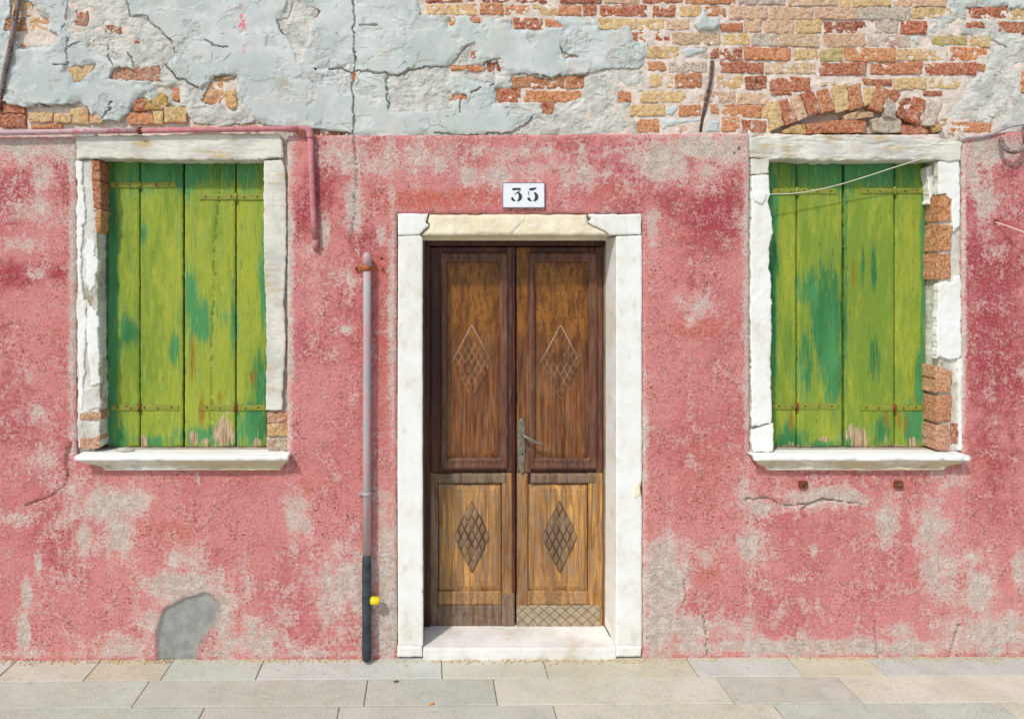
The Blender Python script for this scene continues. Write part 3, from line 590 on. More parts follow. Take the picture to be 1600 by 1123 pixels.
R_, DK, O_, B_, Y_, P_, Wh, Ol = (186, 94, 62), (156, 74, 52), (218, 142, 90), (204, 130, 86), (232, 202, 144), (228, 196, 164), (216, 206, 196), (204, 190, 118)
BR = [ # x0, x1, y0, y1, colour
 (800, 855, -16, 5, DK), (875, 940, -14, 5, DK), (945, 1000, -14, 5, P_), (1004, 1066, -14, 5, R_), (1072, 1148, -13, 6, B_), (1155, 1228, -13, 7, Wh), (660, 724, -16, 4, DK), (728, 796, -16, 4, DK),
 (668, 746, 6, 23, Y_), (750, 786, 5, 23, B_), (789, 828, 8, 24, O_), (831, 869, 7, 24, Y_), (872, 908, 8, 24, O_), (912, 932, 8, 24, R_), (937, 1011, 8, 26, R_), (1020, 1057, 8, 26, R_), (1062, 1096, 9, 26, Y_), (1100, 1136, 9, 26, B_), (1140, 1199, 10, 30, P_),
 (802, 849, 28, 46, R_), (853, 884, 29, 43, O_), (702, 711, 26, 40, O_), (735, 751, 26, 36, O_), (936, 996, 29, 46, Y_), (999, 1038, 30, 47, Y_), (1041, 1078, 30, 47, P_), (1126, 1160, 36, 49, R_), (1164, 1190, 30, 50, P_),
 (986, 1047, 50, 69, R_), (1051, 1126, 51, 70, P_), (1130, 1172, 51, 70, Y_), (1175, 1217, 52, 72, Wh), (1012, 1061, 73, 91, Y_), (1065, 1106, 73, 92, Wh), (1109, 1160, 75, 94, DK), (1164, 1236, 74, 94, O_),
 (1012, 1041, 96, 111, O_), (1045, 1105, 96, 113, Wh), (1126, 1193, 97, 114, R_), (1195, 1275, 97, 116, P_), (1016, 1052, 116, 137, Y_), (1055, 1096, 115, 137, B_), (1119, 1162, 117, 138, Y_), (1165, 1199, 119, 139, DK),
 (966, 986, 143, 160, O_), (1000, 1072, 143, 160, Y_), (1076, 1102, 143, 161, P_), (1110, 1150, 143, 161, P_), (1153, 1199, 145, 163, P_), (984, 1040, 164, 181, Y_), (1062, 1096, 164, 181, O_), (1110, 1123, 164, 177, O_), (1127, 1191, 164, 183, O_), (1192, 1204, 166, 184, Y_),
 (996, 1030, 186, 206, O_), (1058, 1094, 194, 207, P_), (1128, 1156, 183, 205, O_), (1159, 1198, 188, 207, R_),
 (800, 881, 119, 138, B_), (884, 914, 119, 138, B_), (774, 814, 138, 159, R_), (820, 906, 142, 160, O_), (846, 865, 161, 179, R_), (704, 731, 146, 157, O_), (762, 784, 95, 113, DK), (704, 758, 102, 110, O_), (735, 746, 79, 92, R_), (548, 557, 111, 127, B_), (880, 904, 84, 93, P_),
 (1232, 1310, -12, 9, P_), (1313, 1392, -12, 10, Y_), (1395, 1478, -12, 10, P_), (1204, 1271, 10, 30, P_), (1275, 1340, 10, 30, P_), (1343, 1422, 11, 31, Wh), (1425, 1487, 12, 31, Y_), (1512, 1575, 11, 30, R_), (1580, 1636, 12, 31, Y_),
 (1196, 1241, 31, 52, P_), (1246, 1285, 31, 52, Y_), (1288, 1364, 34, 52, DK), (1368, 1405, 33, 52, Wh), (1408, 1450, 33, 53, R_), (1486, 1495, 36, 43, O_), (1508, 1539, 33, 44, R_), (1560, 1636, 35, 52, R_),
 (1219, 1281, 53, 73, P_), (1287, 1352, 53, 73, P_), (1354, 1426, 55, 74, Wh), (1456, 1512, 56, 71, Ol), (1514, 1548, 57, 73, Y_), (1240, 1280, 76, 94, Y_), (1283, 1317, 76, 95, Ol), (1320, 1400, 75, 96, O_), (1402, 1482, 76, 95, Y_), (1485, 1544, 74, 95, O_),
 (1280, 1354, 98, 118, R_), (1360, 1442, 97, 117, B_), (1445, 1525, 98, 117, R_), (1528, 1540, 100, 111, O_), (1204, 1266, 121, 143, R_), (1350, 1394, 123, 133, R_), (1397, 1448, 121, 140, Y_), (1451, 1504, 122, 139, Y_), (1444, 1473, 142, 150, R_), (1205, 1237, 143, 149, R_),
 (1595, 1640, 104, 145, O_), (1487, 1551, 191, 207, O_), (1284, 1305, 128, 134, P_),
 (17, 50, 3, 25, Y_), (7, 40, 29, 48, B_), (46, 76, 27, 48, Y_), (30, 92, 53, 73, O_), (104, 146, 103, 127, Y_), (166, 252, 105, 126, (196, 142, 122)), (-34, 38, 159, 176, R_), (-34, 38, 178, 199, R_), (44, 82, 176, 191, Y_), (84, 112, 177, 192, Y_), (110, 137, 169, 193, Y_), (48, 96, 194, 201, O_),
 (140, 160, 180, 192, Y_), (208, 226, 155, 173, R_), (198, 240, 176, 194, O_), (240, 254, 174, 193, Y_), (256, 291, 167, 191, Y_), (268, 281, 136, 158, O_), (117, 138, 17, 40, (176, 120, 96)), (165, 191, 39, 52, (168, 110, 90)), (206, 223, 60, 71, (170, 104, 80)), (640, 654, 12, 22, Y_), (486, 520, 106, 111, B_),
 (450, 500, 201, 214, (150, 70, 54)), (502, 546, 205, 214, (128, 66, 50)), (300, 344, 196, 206, P_), (350, 404, 194, 206, P_)]
for x0, x1, y0, y1, c in BR:
    f = RNG.uniform(.9, 1.08); col = tuple(min(1, v * f * RNG.uniform(.96, 1.04)) for v in C(*c)[:3]) + (1,)
    deep = 0.006 if x0 < 900 and y0 > 30 else 0
    sk = RNG.uniform(-.7, .7)
    brick([(x0, y0 + sk), (x1, y0 - sk), (x1, y1 - sk), (x0, y1 + sk)], RNG.uniform(.013, .020) + deep, .06, col, M['brick'], house, RNG)
# the two yellow stones left of the window and the relieving arch over the other one
QU = [([(222, 156), (246, 150), (250, 143), (258, 146), (262, 160), (256, 170), (226, 171)], (206, 172, 84)), ([(314, 158), (330, 124), (348, 122), (350, 150), (338, 164)], (224, 172, 122)), ([(352, 142), (366, 140), (370, 160), (366, 172), (352, 166)], (224, 186, 120)), ([(331, 119), (365, 118), (366, 124), (332, 126)], (176, 150, 110)),
 ([(1198, 160), (1217, 158), (1226, 196), (1203, 206)], Y_), ([(1216, 156), (1232, 153), (1244, 189), (1228, 197)], R_), ([(1235, 152), (1250, 149), (1262, 181), (1246, 189)], P_), ([(1253, 147), (1272, 143), (1280, 173), (1264, 182)], R_), ([(1275, 142), (1293, 137), (1306, 170), (1284, 178)], B_),
 ([(1299, 136), (1322, 133), (1327, 170), (1308, 176)], Y_), ([(1325, 135), (1344, 131), (1350, 166), (1329, 174)], B_), ([(1350, 136), (1367, 137), (1362, 160), (1352, 166)], Y_), ([(1372, 133), (1392, 141), (1379, 176), (1359, 169)], B_), ([(1394, 140), (1408, 146), (1400, 160), (1391, 152)], R_),
 ([(1389, 154), (1400, 158), (1400, 184), (1382, 182)], (176, 178, 170)), ([(1406, 152), (1424, 153), (1415, 188), (1401, 181)], DK), ([(1430, 150), (1448, 156), (1436, 194), (1415, 188)], R_), ([(1451, 155), (1474, 160), (1461, 196), (1440, 197)], Wh),
 ([(1318, 181), (1340, 175), (1364, 175), (1366, 182), (1322, 189)], (200, 164, 126)), ([(1262, 193), (1300, 190), (1340, 187), (1356, 192), (1352, 207), (1262, 209)], (196, 110, 60)), ([(1222, 204), (1245, 194), (1260, 193), (1261, 209), (1224, 209)], (206, 176, 104)), ([(1360, 187), (1385, 181), (1408, 186), (1410, 208), (1366, 206)], (190, 186, 174)),
 ([(1411, 196), (1440, 194), (1452, 205), (1450, 210), (1411, 210)], (190, 108, 80)), ([(1454, 192), (1482, 183), (1476, 203), (1458, 207)], (204, 168, 104))]
for i, (q, c) in enumerate(QU):
    ar = 4 <= i <= 17
    brick(q, RNG.uniform(.008, .016) if ar else .018 + RNG.uniform(0, .006), .08, C(*c), M['brick'], house, RNG)
# lumps of render left sticking on the brickwork
for q, yf in (([(1086, 36), (1092, 28), (1100, 14), (1108, 26), (1125, 27), (1127, 38), (1118, 46), (1094, 46)], -.004), ([(1040, 166), (1058, 163), (1062, 172), (1052, 182), (1040, 180)], .012),
              ([(1034, 186), (1096, 183), (1098, 192), (1056, 196), (1034, 205)], .014), ([(1106, 186), (1128, 186), (1126, 206), (1100, 207)], .014), ([(1064, 74), (1100, 73), (1106, 84), (1070, 91)], .012)):
    slab('render_lump', q, yf, .05, M['render'], house, 1.7, 2.5, 5, .012, .004, 10, attr=lambda X, Y: np.stack([0.3 + 0 * X, 0 * X, .1 + 0 * X, 0 * X], -1))

# masonry core behind the faces, open at door and windows
a = lambda x0, y0, x1, y1, yf=.056, yb=.46: (W(x0, 0).x, W(x1, 0).x, yf, yb, W(0, y1).z, W(0, y0).z)
core = box_mesh('masonry_core', [a(-330, -640, 1930, 205), a(-330, 205, 119, 1060), a(449, 205, 622, 1060), a(1002, 205, 1171, 1060), a(1503, 205, 1930, 1060), a(119, 706, 449, 1060), a(1171, 706, 1503, 1060), a(622, 205, 1002, 335), a(-330, -640, 1930, 1060, .465, .60)])  # last box: unseen panel added behind the openings to block sky light
link('masonry_core', core, M['wallback'], house)
# old iron ties let into the wall
def bar(name, p, r, mat, flatn=.5):
    me = tube_mesh(name, [W(*q) for q in p], r, 10, radii=[r * (1 + .12 * RNG.uniform(-1, 1)) for _ in p]); return link(name, me, mat, house)
bar('iron_tie', [(28, -8, -.004), (27, 12, -.004), (24, 30, -.006), (19, 60, -.004), (12, 92, -.004), (6, 118, 0), (2, 150, .012), (0, 172, .02)], .0135, M['painted_iron'])
bar('iron_tie', [(1113, 96, .014), (1112, 110, .010), (1110, 128, .008), (1105, 150, .010), (1101, 170, .013), (1097, 186, .018), (1094, 206, .024)], .009, M['iron'])

# ------------------------------------------------------------------ windows
WR = .095
def window(lintel, jambs, bricks, base, sill, flakes=(), stain=0):
    xa, xb = base[0][0] + .02, base[1][1] - .02
    win = link('window', box_mesh('window', [(xa, xb, .21, .30, base[0][4], base[0][5])]), M['rubble'], house)
    for b_ in base: link('jamb_core', box_mesh('jamb_core', [b_]), M['rubble'], win)
    slab('lintel', lintel, -.012, WR + .05, M['white_stone'], win, 1.8, 2.4, 1.6, .005, .002, 16, extra=lambda X, Y, s: (.6 if lintel[0][0] > 600 else .25) * .010 * sstep(.10, .0, np.abs(fbm(X / 55, Y / 5, 4, 77, .6))) * sstep(-.1, .15, fbm(X / 40, Y / 9, 2, 78)) + (.55 if lintel[0][0] > 600 else .35) * .004 * fbm(X / 30, Y / 6, 4, 79))
    for q, yf, yb, mt, rag in jambs: slab('jamb', q, yf, yb, M[mt], win, 1.6, rag * 1.5, 1.2, .003, .0018, 11)
    for q, yf, c in bricks: brick(q, yf, .10, C(*c), M['brick'], win, RNG)
    for q, yf, yb, mt, rag in flakes: slab('plaster_flake', q, yf, yb, M[mt], win, 1.5, rag * 1.5, 1.2, .0025, .002, 10)
    # moulded sill
    x0, x1, xa, xb, lab = sill
    zt = W(0, 699, WR).z
    prof = [(.105, 0, 0), (.02, -.002, 0), (-.070, -.003, 0), (-.0755, -.007, 0), (-.0765, -.022, 0), (-.073, -.027, .06), (-.066, -.028, .1), (-.062, -.034, .2), (-.054, -.046, .4), (-.041, -.057, .7), (-.034, -.066, .92), (-.035, -.069, 1), (-.0345, -.083, 1), (-.030, -.087, 1), (.03, -.087, 1)]
    n = 90; co = []; q = []
    X0, X1, XA, XB = [W(p, 700, -.05).x for p in (x0, x1, xa, xb)]
    for i in range(n):
        t = i / (n - 1)
        for j, (yy, dz, ins) in enumerate(prof):
            l, r = X0 + (XA - X0) * ins, X1 + (XB - X1) * ins
            ch = .0035 * max(0, vnoise(np.array([i * .23]), np.array([j * .3 + x0]), 5)[0] - .55) * (3 if 2 <= j <= 12 else 0)
            co.append((l + (r - l) * t, yy + ch * 3, zt + dz + (ch if j < 6 else -ch * .5)))
    m = len(prof)
    for i in range(n - 1):
        for j in range(m - 1): q.append((i * m + j, i * m + j + 1, (i + 1) * m + j + 1, (i + 1) * m + j))
    q = [tuple(reversed(f)) for f in q]
    me = bpy.data.meshes.new('sill'); me.from_pydata(co, [], q + [tuple(range(m)), tuple(range((n - 1) * m, n * m))[::-1]])
    bm = bmesh.new(); bm.from_mesh(me); bmesh.ops.recalc_face_normals(bm, faces=bm.faces[:]); bm.to_mesh(me); bm.free()
    for p in me.polygons: p.use_smooth = len(p.vertices) == 4
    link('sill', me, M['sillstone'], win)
    return win
def fr(x0, x1, y0=206, y1=708, yf=.02, yb=.2): p, q = W(x0, y0, 0), W(x1, y1, 0); return (p.x, q.x, yf, yb, q.z, p.z)
lw = window([(118, 213), (230, 211), (330, 208), (437, 210), (442, 222), (442, 246), (414, 249), (300, 250), (170, 248), (119, 249)],
    [([(412, 251), (440, 249), (445, 262), (447, 320), (447, 400), (443, 470), (446, 540), (441, 600), (441, 641), (415, 641), (416, 556), (415, 470), (412, 380)], -.004, .16, 'white_stone', 1.2),
     ([(121, 251), (149, 251), (151, 400), (154, 560), (157, 700), (121, 702), (120, 500)], .006, .16, 'flaking', 1.5)],
    [([(142, 250), (155, 250), (156, 282), (143, 283)], .0, (176, 96, 60)), ([(144, 284), (156, 284), (157, 325), (145, 325)], .0, (184, 104, 66)), ([(144, 327), (157, 327), (156, 362), (150, 366)], .003, (208, 148, 90)),
     ([(417, 643), (450, 642), (450, 659), (418, 660)], .012, (206, 152, 116)), ([(417, 662), (451, 660), (450, 681), (417, 681)], .010, (214, 176, 116)), ([(416, 684), (450, 683), (450, 703), (416, 703)], .012, (190, 176, 156)),
     ([(124, 645), (156, 641), (156, 655), (124, 657)], .0, (204, 168, 136)), ([(124, 685), (156, 681), (156, 701), (124, 702)], .0, (206, 158, 130))],
    [fr(110, 145), fr(421, 458)], (120, 452, 160, 437, ''),
    [([(120, 254), (127, 254), (129, 300), (133, 345), (127, 352), (126, 420), (131, 470), (136, 480), (133, 540), (128, 640), (123, 640), (121, 500)], -.003, .03, 'limewash', 2.2),
     ([(134, 470), (146, 482), (152, 500), (154, 560), (155, 600), (142, 602), (138, 560), (134, 520)], -.001, .03, 'limewash', 2.5), ([(134, 370), (146, 376), (150, 410), (148, 450), (138, 462), (134, 430)], .001, .03, 'limewash', 3),
     ([(126, 606), (155, 604), (157, 636), (126, 648)], .001, .03, 'flaking', 1.5)])
rw = window([(1172, 214), (1260, 211), (1330, 210), (1400, 213), (1470, 216), (1504, 221), (1502, 250), (1480, 252), (1445, 249), (1300, 251), (1203, 248), (1173, 247)],
    [([(1174, 248), (1201, 248), (1202, 271), (1174, 273)], -.006, .14, 'white_stone', 1), ([(1175, 274), (1202, 273), (1203, 304), (1199, 314), (1201, 322), (1206, 343), (1207, 366), (1202, 392), (1201, 420), (1206, 440), (1205, 470), (1206, 520), (1204, 560), (1206, 600), (1206, 661), (1175, 666), (1173, 500)], -.003, .14, 'limewash', 1.4),
     ([(1176, 672), (1208, 662), (1209, 706), (1178, 706), (1173, 690)], -.008, .14, 'limewash', 1.2),
     ([(1467, 252), (1502, 252), (1502, 704), (1467, 704)], .016, .16, 'flaking', .8)],
    [([(1467, 305), (1487, 305), (1488, 345), (1467, 346)], .004, (206, 134, 80)), ([(1466, 350), (1487, 350), (1487, 391), (1466, 392)], .004, (206, 140, 86)), ([(1464, 396), (1486, 395), (1486, 436), (1464, 437)], .002, (204, 132, 84)),
     ([(1462, 572), (1488, 580), (1488, 614), (1462, 614)], .002, (210, 152, 108)), ([(1463, 619), (1487, 618), (1487, 660), (1463, 661)], .002, (204, 132, 90)), ([(1462, 665), (1484, 664), (1484, 703), (1462, 703)], .003, (206, 148, 116)), ([(1486, 662), (1499, 661), (1499, 695), (1486, 694)], .008, (190, 106, 84))],
    [fr(1160, 1196), fr(1473, 1512)], (1174, 1512, 1202, 1480, ''),
    [([(1466, 252), (1498, 251), (1501, 300), (1500, 352), (1491, 362), (1488, 345), (1488, 312), (1478, 302), (1467, 304)], -.003, .03, 'limewash', 1.6), ([(1466, 444), (1478, 438), (1488, 442), (1494, 432), (1502, 428), (1503, 558), (1486, 562), (1470, 556), (1464, 560)], -.003, .03, 'limewash', 1.8),
     ([(1497, 560), (1504, 560), (1504, 704), (1499, 704)], .0, .03, 'limewash', 1.2), ([(1449, 262), (1460, 258), (1462, 300), (1452, 318)], .05, .12, 'limewash', 2), ([(1176, 300), (1199, 300), (1196, 312), (1190, 318), (1180, 314)], -.012, .01, 'limewash', 1.5)])

GREEN_SHADE = [(176, 470, 9, 260, 1.0), (200, 520, 16, 28, .8), (272, 545, 10, 25, .7), (298, 470, 8, 60, .6), (310, 500, 22, 30, .7), (407, 600, 12, 50, .8), (400, 662, 22, 36, 1.0), (330, 682, 46, 14, .7), (240, 690, 30, 12, .6), (186, 690, 18, 24, .8), (224, 365, 6, 20, .5), (411, 450, 5, 80, .8), (364, 500, 6, 60, .5),  # green patches, plus jamb shade painted as green strips on left edges
       (290, 262, 150, 36, .7), (1208, 430, 9, 220, .9), (1292, 500, 26, 80, .95), (1268, 450, 20, 30, .7), (1260, 560, 14, 60, .6), (1302, 580, 14, 60, .8), (1235, 690, 25, 24, .9), (1282, 696, 30, 10, .6), (1330, 692, 12, 26, .8), (1437, 600, 8, 40, .9), (1427, 665, 14, 34, 1), (1365, 420, 5, 46, .8), (1348, 420, 4, 40, .7),  # wide blobs at the top: greener paint plus lintel shade put in colour
       (1366, 560, 9, 40, .7), (1380, 672, 14, 30, .7), (1325, 262, 150, 36, .7), (1442, 450, 4, 200, .7), (1232, 545, 8, 40, .5), (1322, 450, 3, 220, .6)]
WORN = [(224, 690, 7, 14, .9), (350, 676, 18, 26, 1.0), (304, 684, 8, 14, .9), (402, 692, 7, 10, .8), (356, 640, 8, 20, .6), (322, 690, 10, 10, .6), (1342, 688, 14, 24, 1.0), (1290, 686, 16, 5, .7), (1328, 676, 8, 18, .7), (1425, 690, 8, 9, .8), (1236, 694, 5, 9, .6), (1384, 684, 4, 16, .6), (1240, 697, 40, 3, .7), (1400, 697, 50, 3, .7), (330, 697, 90, 3, .6)]
OCH = [(300, 560, 5, 50, .8), (395, 590, 5, 16, .9), (316, 640, 6, 40, .8), (193, 600, 3, 80, .5), (1333, 430, 3, 40, .9), (1346, 470, 3, 20, .5), (1236, 660, 4, 24, .9), (1404, 655, 8, 22, .7), (1385, 655, 5, 26, .8), (357, 420, 3, 30, .6), (345, 620, 10, 22, .6), (230, 650, 6, 10, .4), (1415, 660, 4, 20, .8), (187, 380, 4, 30, .5)]
def shat(X, Y): return np.stack([.1 + blobs(X, Y, GREEN_SHADE), blobs(X, Y, WORN), blobs(X, Y, OCH), 0 * X], -1)
def shutter(x0, x1, y0, y1, planks, hinges, label):
    b = pbox(x0, y0, x1, y1, WR + .030, WR + .050)
    sh = link('shutter', box_mesh('shutter', [b]), M['dark'], house)
    sh['label'] = label
    for (p0, p1, dy, split) in planks:
        cut = (lambda X, Y, s, sp=split: .014 * groove(X, Y, sp, .5, .8, 9)) if split else None
        slab('plank', [(p0, y0), (p1, y0), (p1, y1 - 2), (p1 - (p1 - p0) * .4, y1), (p0, y1 - 1)], WR + dy, WR + .026, M['shutter'], sh, 2.0, .5, 2.2, .005, .0012, 22, attr=shat, extra=cut)
    for (h0, h1, hy, kn) in hinges:
        hw = slab('hinge_strap', [(h0, hy - 4.2), (h1, hy - 4.2), (h1 + 1, hy), (h1, hy + 4.2), (h0, hy + 4.2)], WR - .0045, WR + .004, M['hinge'], sh, 1.5, .8, 1.2, .001, .0006)
        zk = [W(kn, hy - 6, WR - .006), W(kn, hy + 6, WR - .006)]
        link('hinge_knuckle', tube_mesh('hinge_knuckle', zk, .0085, 10), M['rust'] if hy > 500 else M['hinge'], sh)
        for k in range(5):
            p = h0 + (h1 - h0) * (.1 + .2 * k)
            if abs(p - kn) > 6: link('rivet', lathe_mesh('rivet', [(0, .0055), (-.002, .005), (-.0035, .003), (-.004, .0005)], W(p, hy + (k % 2) * 1.5 - .7, WR - .0045), 'Y', 8), M['rust'], sh)
    return sh
shutter(166, 287, 249, 699, [(167.5, 217.3, .002, None), (219.4, 285.3, 0, None)], [(172, 274, 289, 218), (173, 278, 637, 218)], 'left leaf of the green shutters in the window left of the door')
shutter(287, 419, 249, 699, [(288.6, 367.2, .001, [(342, 300), (339, 350), (335, 390), (336, 430), (330, 540), (331, 600), (329, 700)]), (369.6, 417.5, .003, None)], [(311, 412, 308, 368), (313, 414, 637, 368)], 'right leaf of the green shutters in the window left of the door, worn to bare wood at its foot')
shutter(1200, 1318, 249, 699, [(1201, 1244.2, .003, None), (1246.4, 1316.2, 0, None)], [(1206, 1308, 299, 1245), (1207, 1310, 635, 1245)], 'left leaf of the green shutters in the window right of the door')
shutter(1318, 1448, 249, 699, [(1320.5, 1397.4, .001, None), (1399.4, 1446.5, .002, None)], [(1346, 1443, 298, 1398), (1344, 1441, 637, 1398)], 'right leaf of the green shutters in the window right of the door')

# ------------------------------------------------------------------ doorway
DR = .215
sur = link('door_surround', box_mesh('door_surround', [fr(612, 654, 330, 1040, .03, DR + .06), fr(969, 1012, 330, 1040, .03, DR + .06), fr(654, 969, 330, 361, .03, DR + .06)]), M['rubble'], house)
slab('jamb', [(622, 369), (657, 368), (660, 372), (660, 700), (661, 1009), (622, 1009), (621, 700)], -.006, DR + .07, M['limewash'], sur, 2.2, .45, 2, .003, .001, 40)
slab('jamb', [(952, 369), (1003, 368), (1003, 700), (1001, 752), (991, 756), (989, 775), (1002, 782), (1003, 1009), (960, 1009), (963, 800), (963, 372)][0:1] and [(963, 369), (1003, 368), (1003, 750), (1000, 764), (1003, 780), (1003, 1009), (962, 1009), (963, 800)], -.006, DR + .07, M['limewash'], sur, 2.2, .45, 2, .003, .001, 40)
slab('plaster_patch', [(989, 756), (1000, 751), (1001, 775), (991, 779)], -.0085, .0, M['cream'], sur, 1.5, 2, 2, .003, .001)
slab('lintel', [(621, 334), (669, 334), (665, 348), (670, 352), (660, 362), (655, 367), (622, 368)], -.006, DR + .07, M['limewash'], sur, 1.8, 1.1, 2.5, .004, .001)
slab('lintel', [(671, 334.5), (720, 335), (800, 333), (917, 335), (919, 350), (928, 353), (946, 362), (950, 367.5), (658, 367.5), (665, 360), (672, 352), (668, 347)], .003, DR + .07, M['cream'], sur, 1.6, 1.2, 4, .008, .005, 20,
     extra=lambda X, Y, s: .005 * groove(X, Y, [(800, 366), (812, 352), (820, 348), (822, 340)], .8) + .006 * sstep(2, -2, sdf_poly(X, Y, [(740, 340), (800, 338), (812, 350), (795, 366), (745, 362)])) * -.5)
slab('lintel', [(918, 335), (1002, 334), (1003, 367), (953, 367), (944, 360), (925, 351), (920, 347), (926, 342)], -.006, DR + .07, M['limewash'], sur, 1.8, 1.1, 2.5, .004, .001)
b = box_mesh('threshold', [(W(661, 0, 0).x, W(962, 0, 0).x, -.012, DR + .04, -.03, .058)], .006)
link('threshold', b, M['pale_stone'], sur)
slab('jamb_base', [(621, 1010), (660, 1010), (660, 1026), (621, 1026)], -.013, .1, M['limewash'], sur, 1.8, .8, 3, .004, .001)
slab('jamb_base', [(963, 1010), (1003, 1010), (1002, 1026), (963, 1026)], -.013, .1, M['limewash'], sur, 1.8, .8, 3, .004, .001)

# wooden frame of the door
def P(px, py, y): return W(px, py, y)
def pb(name, x0, y0, x1, y1, yf, yb, mat, parent, bev=.002): return link(name, box_mesh(name, [pbox(x0, y0, x1, y1, yf, yb)], bev), M[mat], parent)
dfr = link('door_frame', box_mesh('door_frame', [pbox(655, 374, 946, 384, DR - .012, DR + .05), pbox(655, 384.5, 672, 984, DR - .01, DR + .05)], .003), M['mahogany'], house)
pb('frame_post', 943.5, 384.5, 953, 984, DR - .01, DR + .05, 'greyoak', dfr, .003)
pb('frame_strip', 650, 376, 663, 984, DR - .05, DR - .012, 'greyoak', dfr); pb('frame_strip', 655, 369, 953, 375.5, DR - .05, DR - .014, 'cream', dfr)

def lattice(cx, cy, hw, hh, n, d):
    def f(X, Y, s):
        u = ((X - cx) / hw + (Y - cy) / hh + 1) / 2 * n; v = ((X - cx) / hw - (Y - cy) / hh + 1) / 2 * n
        g = np.minimum(np.abs(u - np.round(u)), np.abs(v - np.round(v)))
        return d * (1 - sstep(.04, .20, g))
    return f
def latt_attr(cx, cy, hw, hh, n, chan, w=.13):
    f = lattice(cx, cy, hw, hh, n, 1.0)
    def g(X, Y):
        u = ((X - cx) / hw + (Y - cy) / hh + 1) / 2 * n; v = ((X - cx) / hw - (Y - cy) / hh + 1) / 2 * n
        m = 1 - sstep(.03, w, np.minimum(np.abs(u - np.round(u)), np.abs(v - np.round(v))))
        m = m * sstep(-.15, .12, fbm(X / 13, Y / 17, 3, 61) + .08)
        z = 0 * X; return np.stack([m if chan == 0 else z, m if chan == 1 else z, z, z], -1)
    return g
def leaf(x0, x1, ux0, ux1, lx0, lx1, label, left):
    # x0..x1 leaf, ux frame of the upper panel, lx lower panel
    lf = link('door_leaf', box_mesh('door_leaf', [pbox(x0, 386, x1, 980, DR + .018, DR + .045)], .002), M['mahogany'], house); lf['label'] = label
    st = lambda q, mat: slab('stile', q, DR + .002, DR + .02, M[mat], lf, 2.4, .3, 2, .003, .0012, 40)
    lm, rm = ('mahogany' if left else 'umber', 'mould')
    # stiles: dark varnish above, bare wood below the lock rail
    for (a0, a1, up, dn) in ((x0, ux0 + 2, lm, 'greyoak' if left else 'oak'), (ux1 - 2, x1, rm, 'oak')):
        st(rect(a0, 386, a1, 738), up if not (not left and a0 == x0) else 'umber'); st(rect(a0 if a0 == x0 else lx1 + 1.5, 739, lx0 - 1.5 if a0 == x0 else a1, 979), dn)
    slab('top_rail', rect(ux0 + 2.5, 386, ux1 - 2.5, 396), DR + .004, DR + .02, M['mahogany'], lf, 2.2, .3, 1.5, .002, .001)
    slab('lock_rail', rect(ux0 - 8 if left else ux0 + 3, 740, ux1 - 2.5, 755), DR - .004, DR + .02, M['greyoak'], lf, 2.2, .4, 2.5, .005, .001)
    # raised moulding round the upper panel
    o, i = rect(ux0, 395, ux1, 733), rect(ux0 + 9, 409, ux1 - 13, 716)
    slab('panel_moulding', o, DR - .016, DR + .012, M['mould'], lf, 1.8, .3, 3, .006, .0008, 20, holes=[i], extra=lambda X, Y, s: .004 * sstep(-5, -7, s) * sstep(-11, -7, s))
    slab('upper_panel', rect(ux0 + 8, 408, ux1 - 12, 717), DR + .004, DR + .017, M['umber'], lf, 2.2, .2, 2, .002, .0015, 40,
         extra=lambda X, Y, s: -.004 * sstep(-5, -9, s))
    ucx = (ux0 + ux1) / 2 - 4
    slab('carved_diamond', [(ucx, 509), (ucx + 31, 566), (ucx, 624), (ucx - 31, 566)], DR - .0035, DR + .006, M['umber'], lf, 1.2, .3, 1.2, .002, .0006, 10,
         extra=lambda X, Y, s: -lattice(ucx, 567, 31, 57, 6, .0022)(X, Y, s), attr=latt_attr(ucx, 567, 31, 57, 6, 1))
    for sg in (-1, 1):
        link('diamond_bead', tube_mesh('diamond_bead', [W(ucx, 508, DR - .004), W(ucx + sg * 32, 567, DR - .004)], .0042, 8), M['bead'], lf)
    # lower panel, its carving, the rails at the foot
    slab('lower_panel', rect(lx0, 757, lx1, 923), DR + .006, DR + .02, M['oak'], lf, 2.2, .3, 2, .003, .0015, 40, extra=lambda X, Y, s: .006 * sstep(-7, -4, s) - .003 * sstep(-12, -16, s))
    cx, cy = (lx0 + lx1) / 2 + 3, 839
    slab('carved_diamond', [(cx, cy - 57), (cx + 20, cy - 18), (cx + 27, cy), (cx + 20, cy + 18), (cx, cy + 57), (cx - 22, cy + 14), (cx - 27, cy), (cx - 20, cy - 18)], DR - .009, DR + .008, M['carve'], lf, 1.1, .4, 1.5, .003, .0008, 10,
         extra=lambda X, Y, s: lattice(cx, cy, 28, 57, 5, .006)(X, Y, s), attr=latt_attr(cx, cy, 28, 57, 5, 0, .16))
    slab('bottom_rail', rect(lx0 - 1, 923.5, lx1 + 1, 944.5), DR + .001, DR + .02, M['rail'], lf, 2.2, .5, 2, .003, .0015, 30)
    return lf
ll = leaf(672, 804.5, 689, 793.5, 686, 783, 'left leaf of the worn brown wooden door, with a grey kick board', True)
rl = leaf(807, 942, 827, 933, 826, 918, 'right leaf of the worn brown wooden door, with lever handle and metal kick plate', False)
slab('kick_board', rect(684, 945.5, 783.5, 979), DR + .0, DR + .02, M['greyoak'], ll, 2.2, .5, 2, .003, .002, 30, extra=lambda X, Y, s: .008 * groove(X, Y, [(700, 962), (740, 961), (784, 966)], .5))
slab('meeting_block', rect(784.5, 928, 803.5, 980), DR - .004, DR + .02, M['greyoak'], ll, 2.2, .5, 2, .004, .001)
link('cover_strip', box_mesh('cover_strip', [pbox(800, 388, 805, 926, DR - .012, DR + .01)], .002), M['mahogany'], ll)
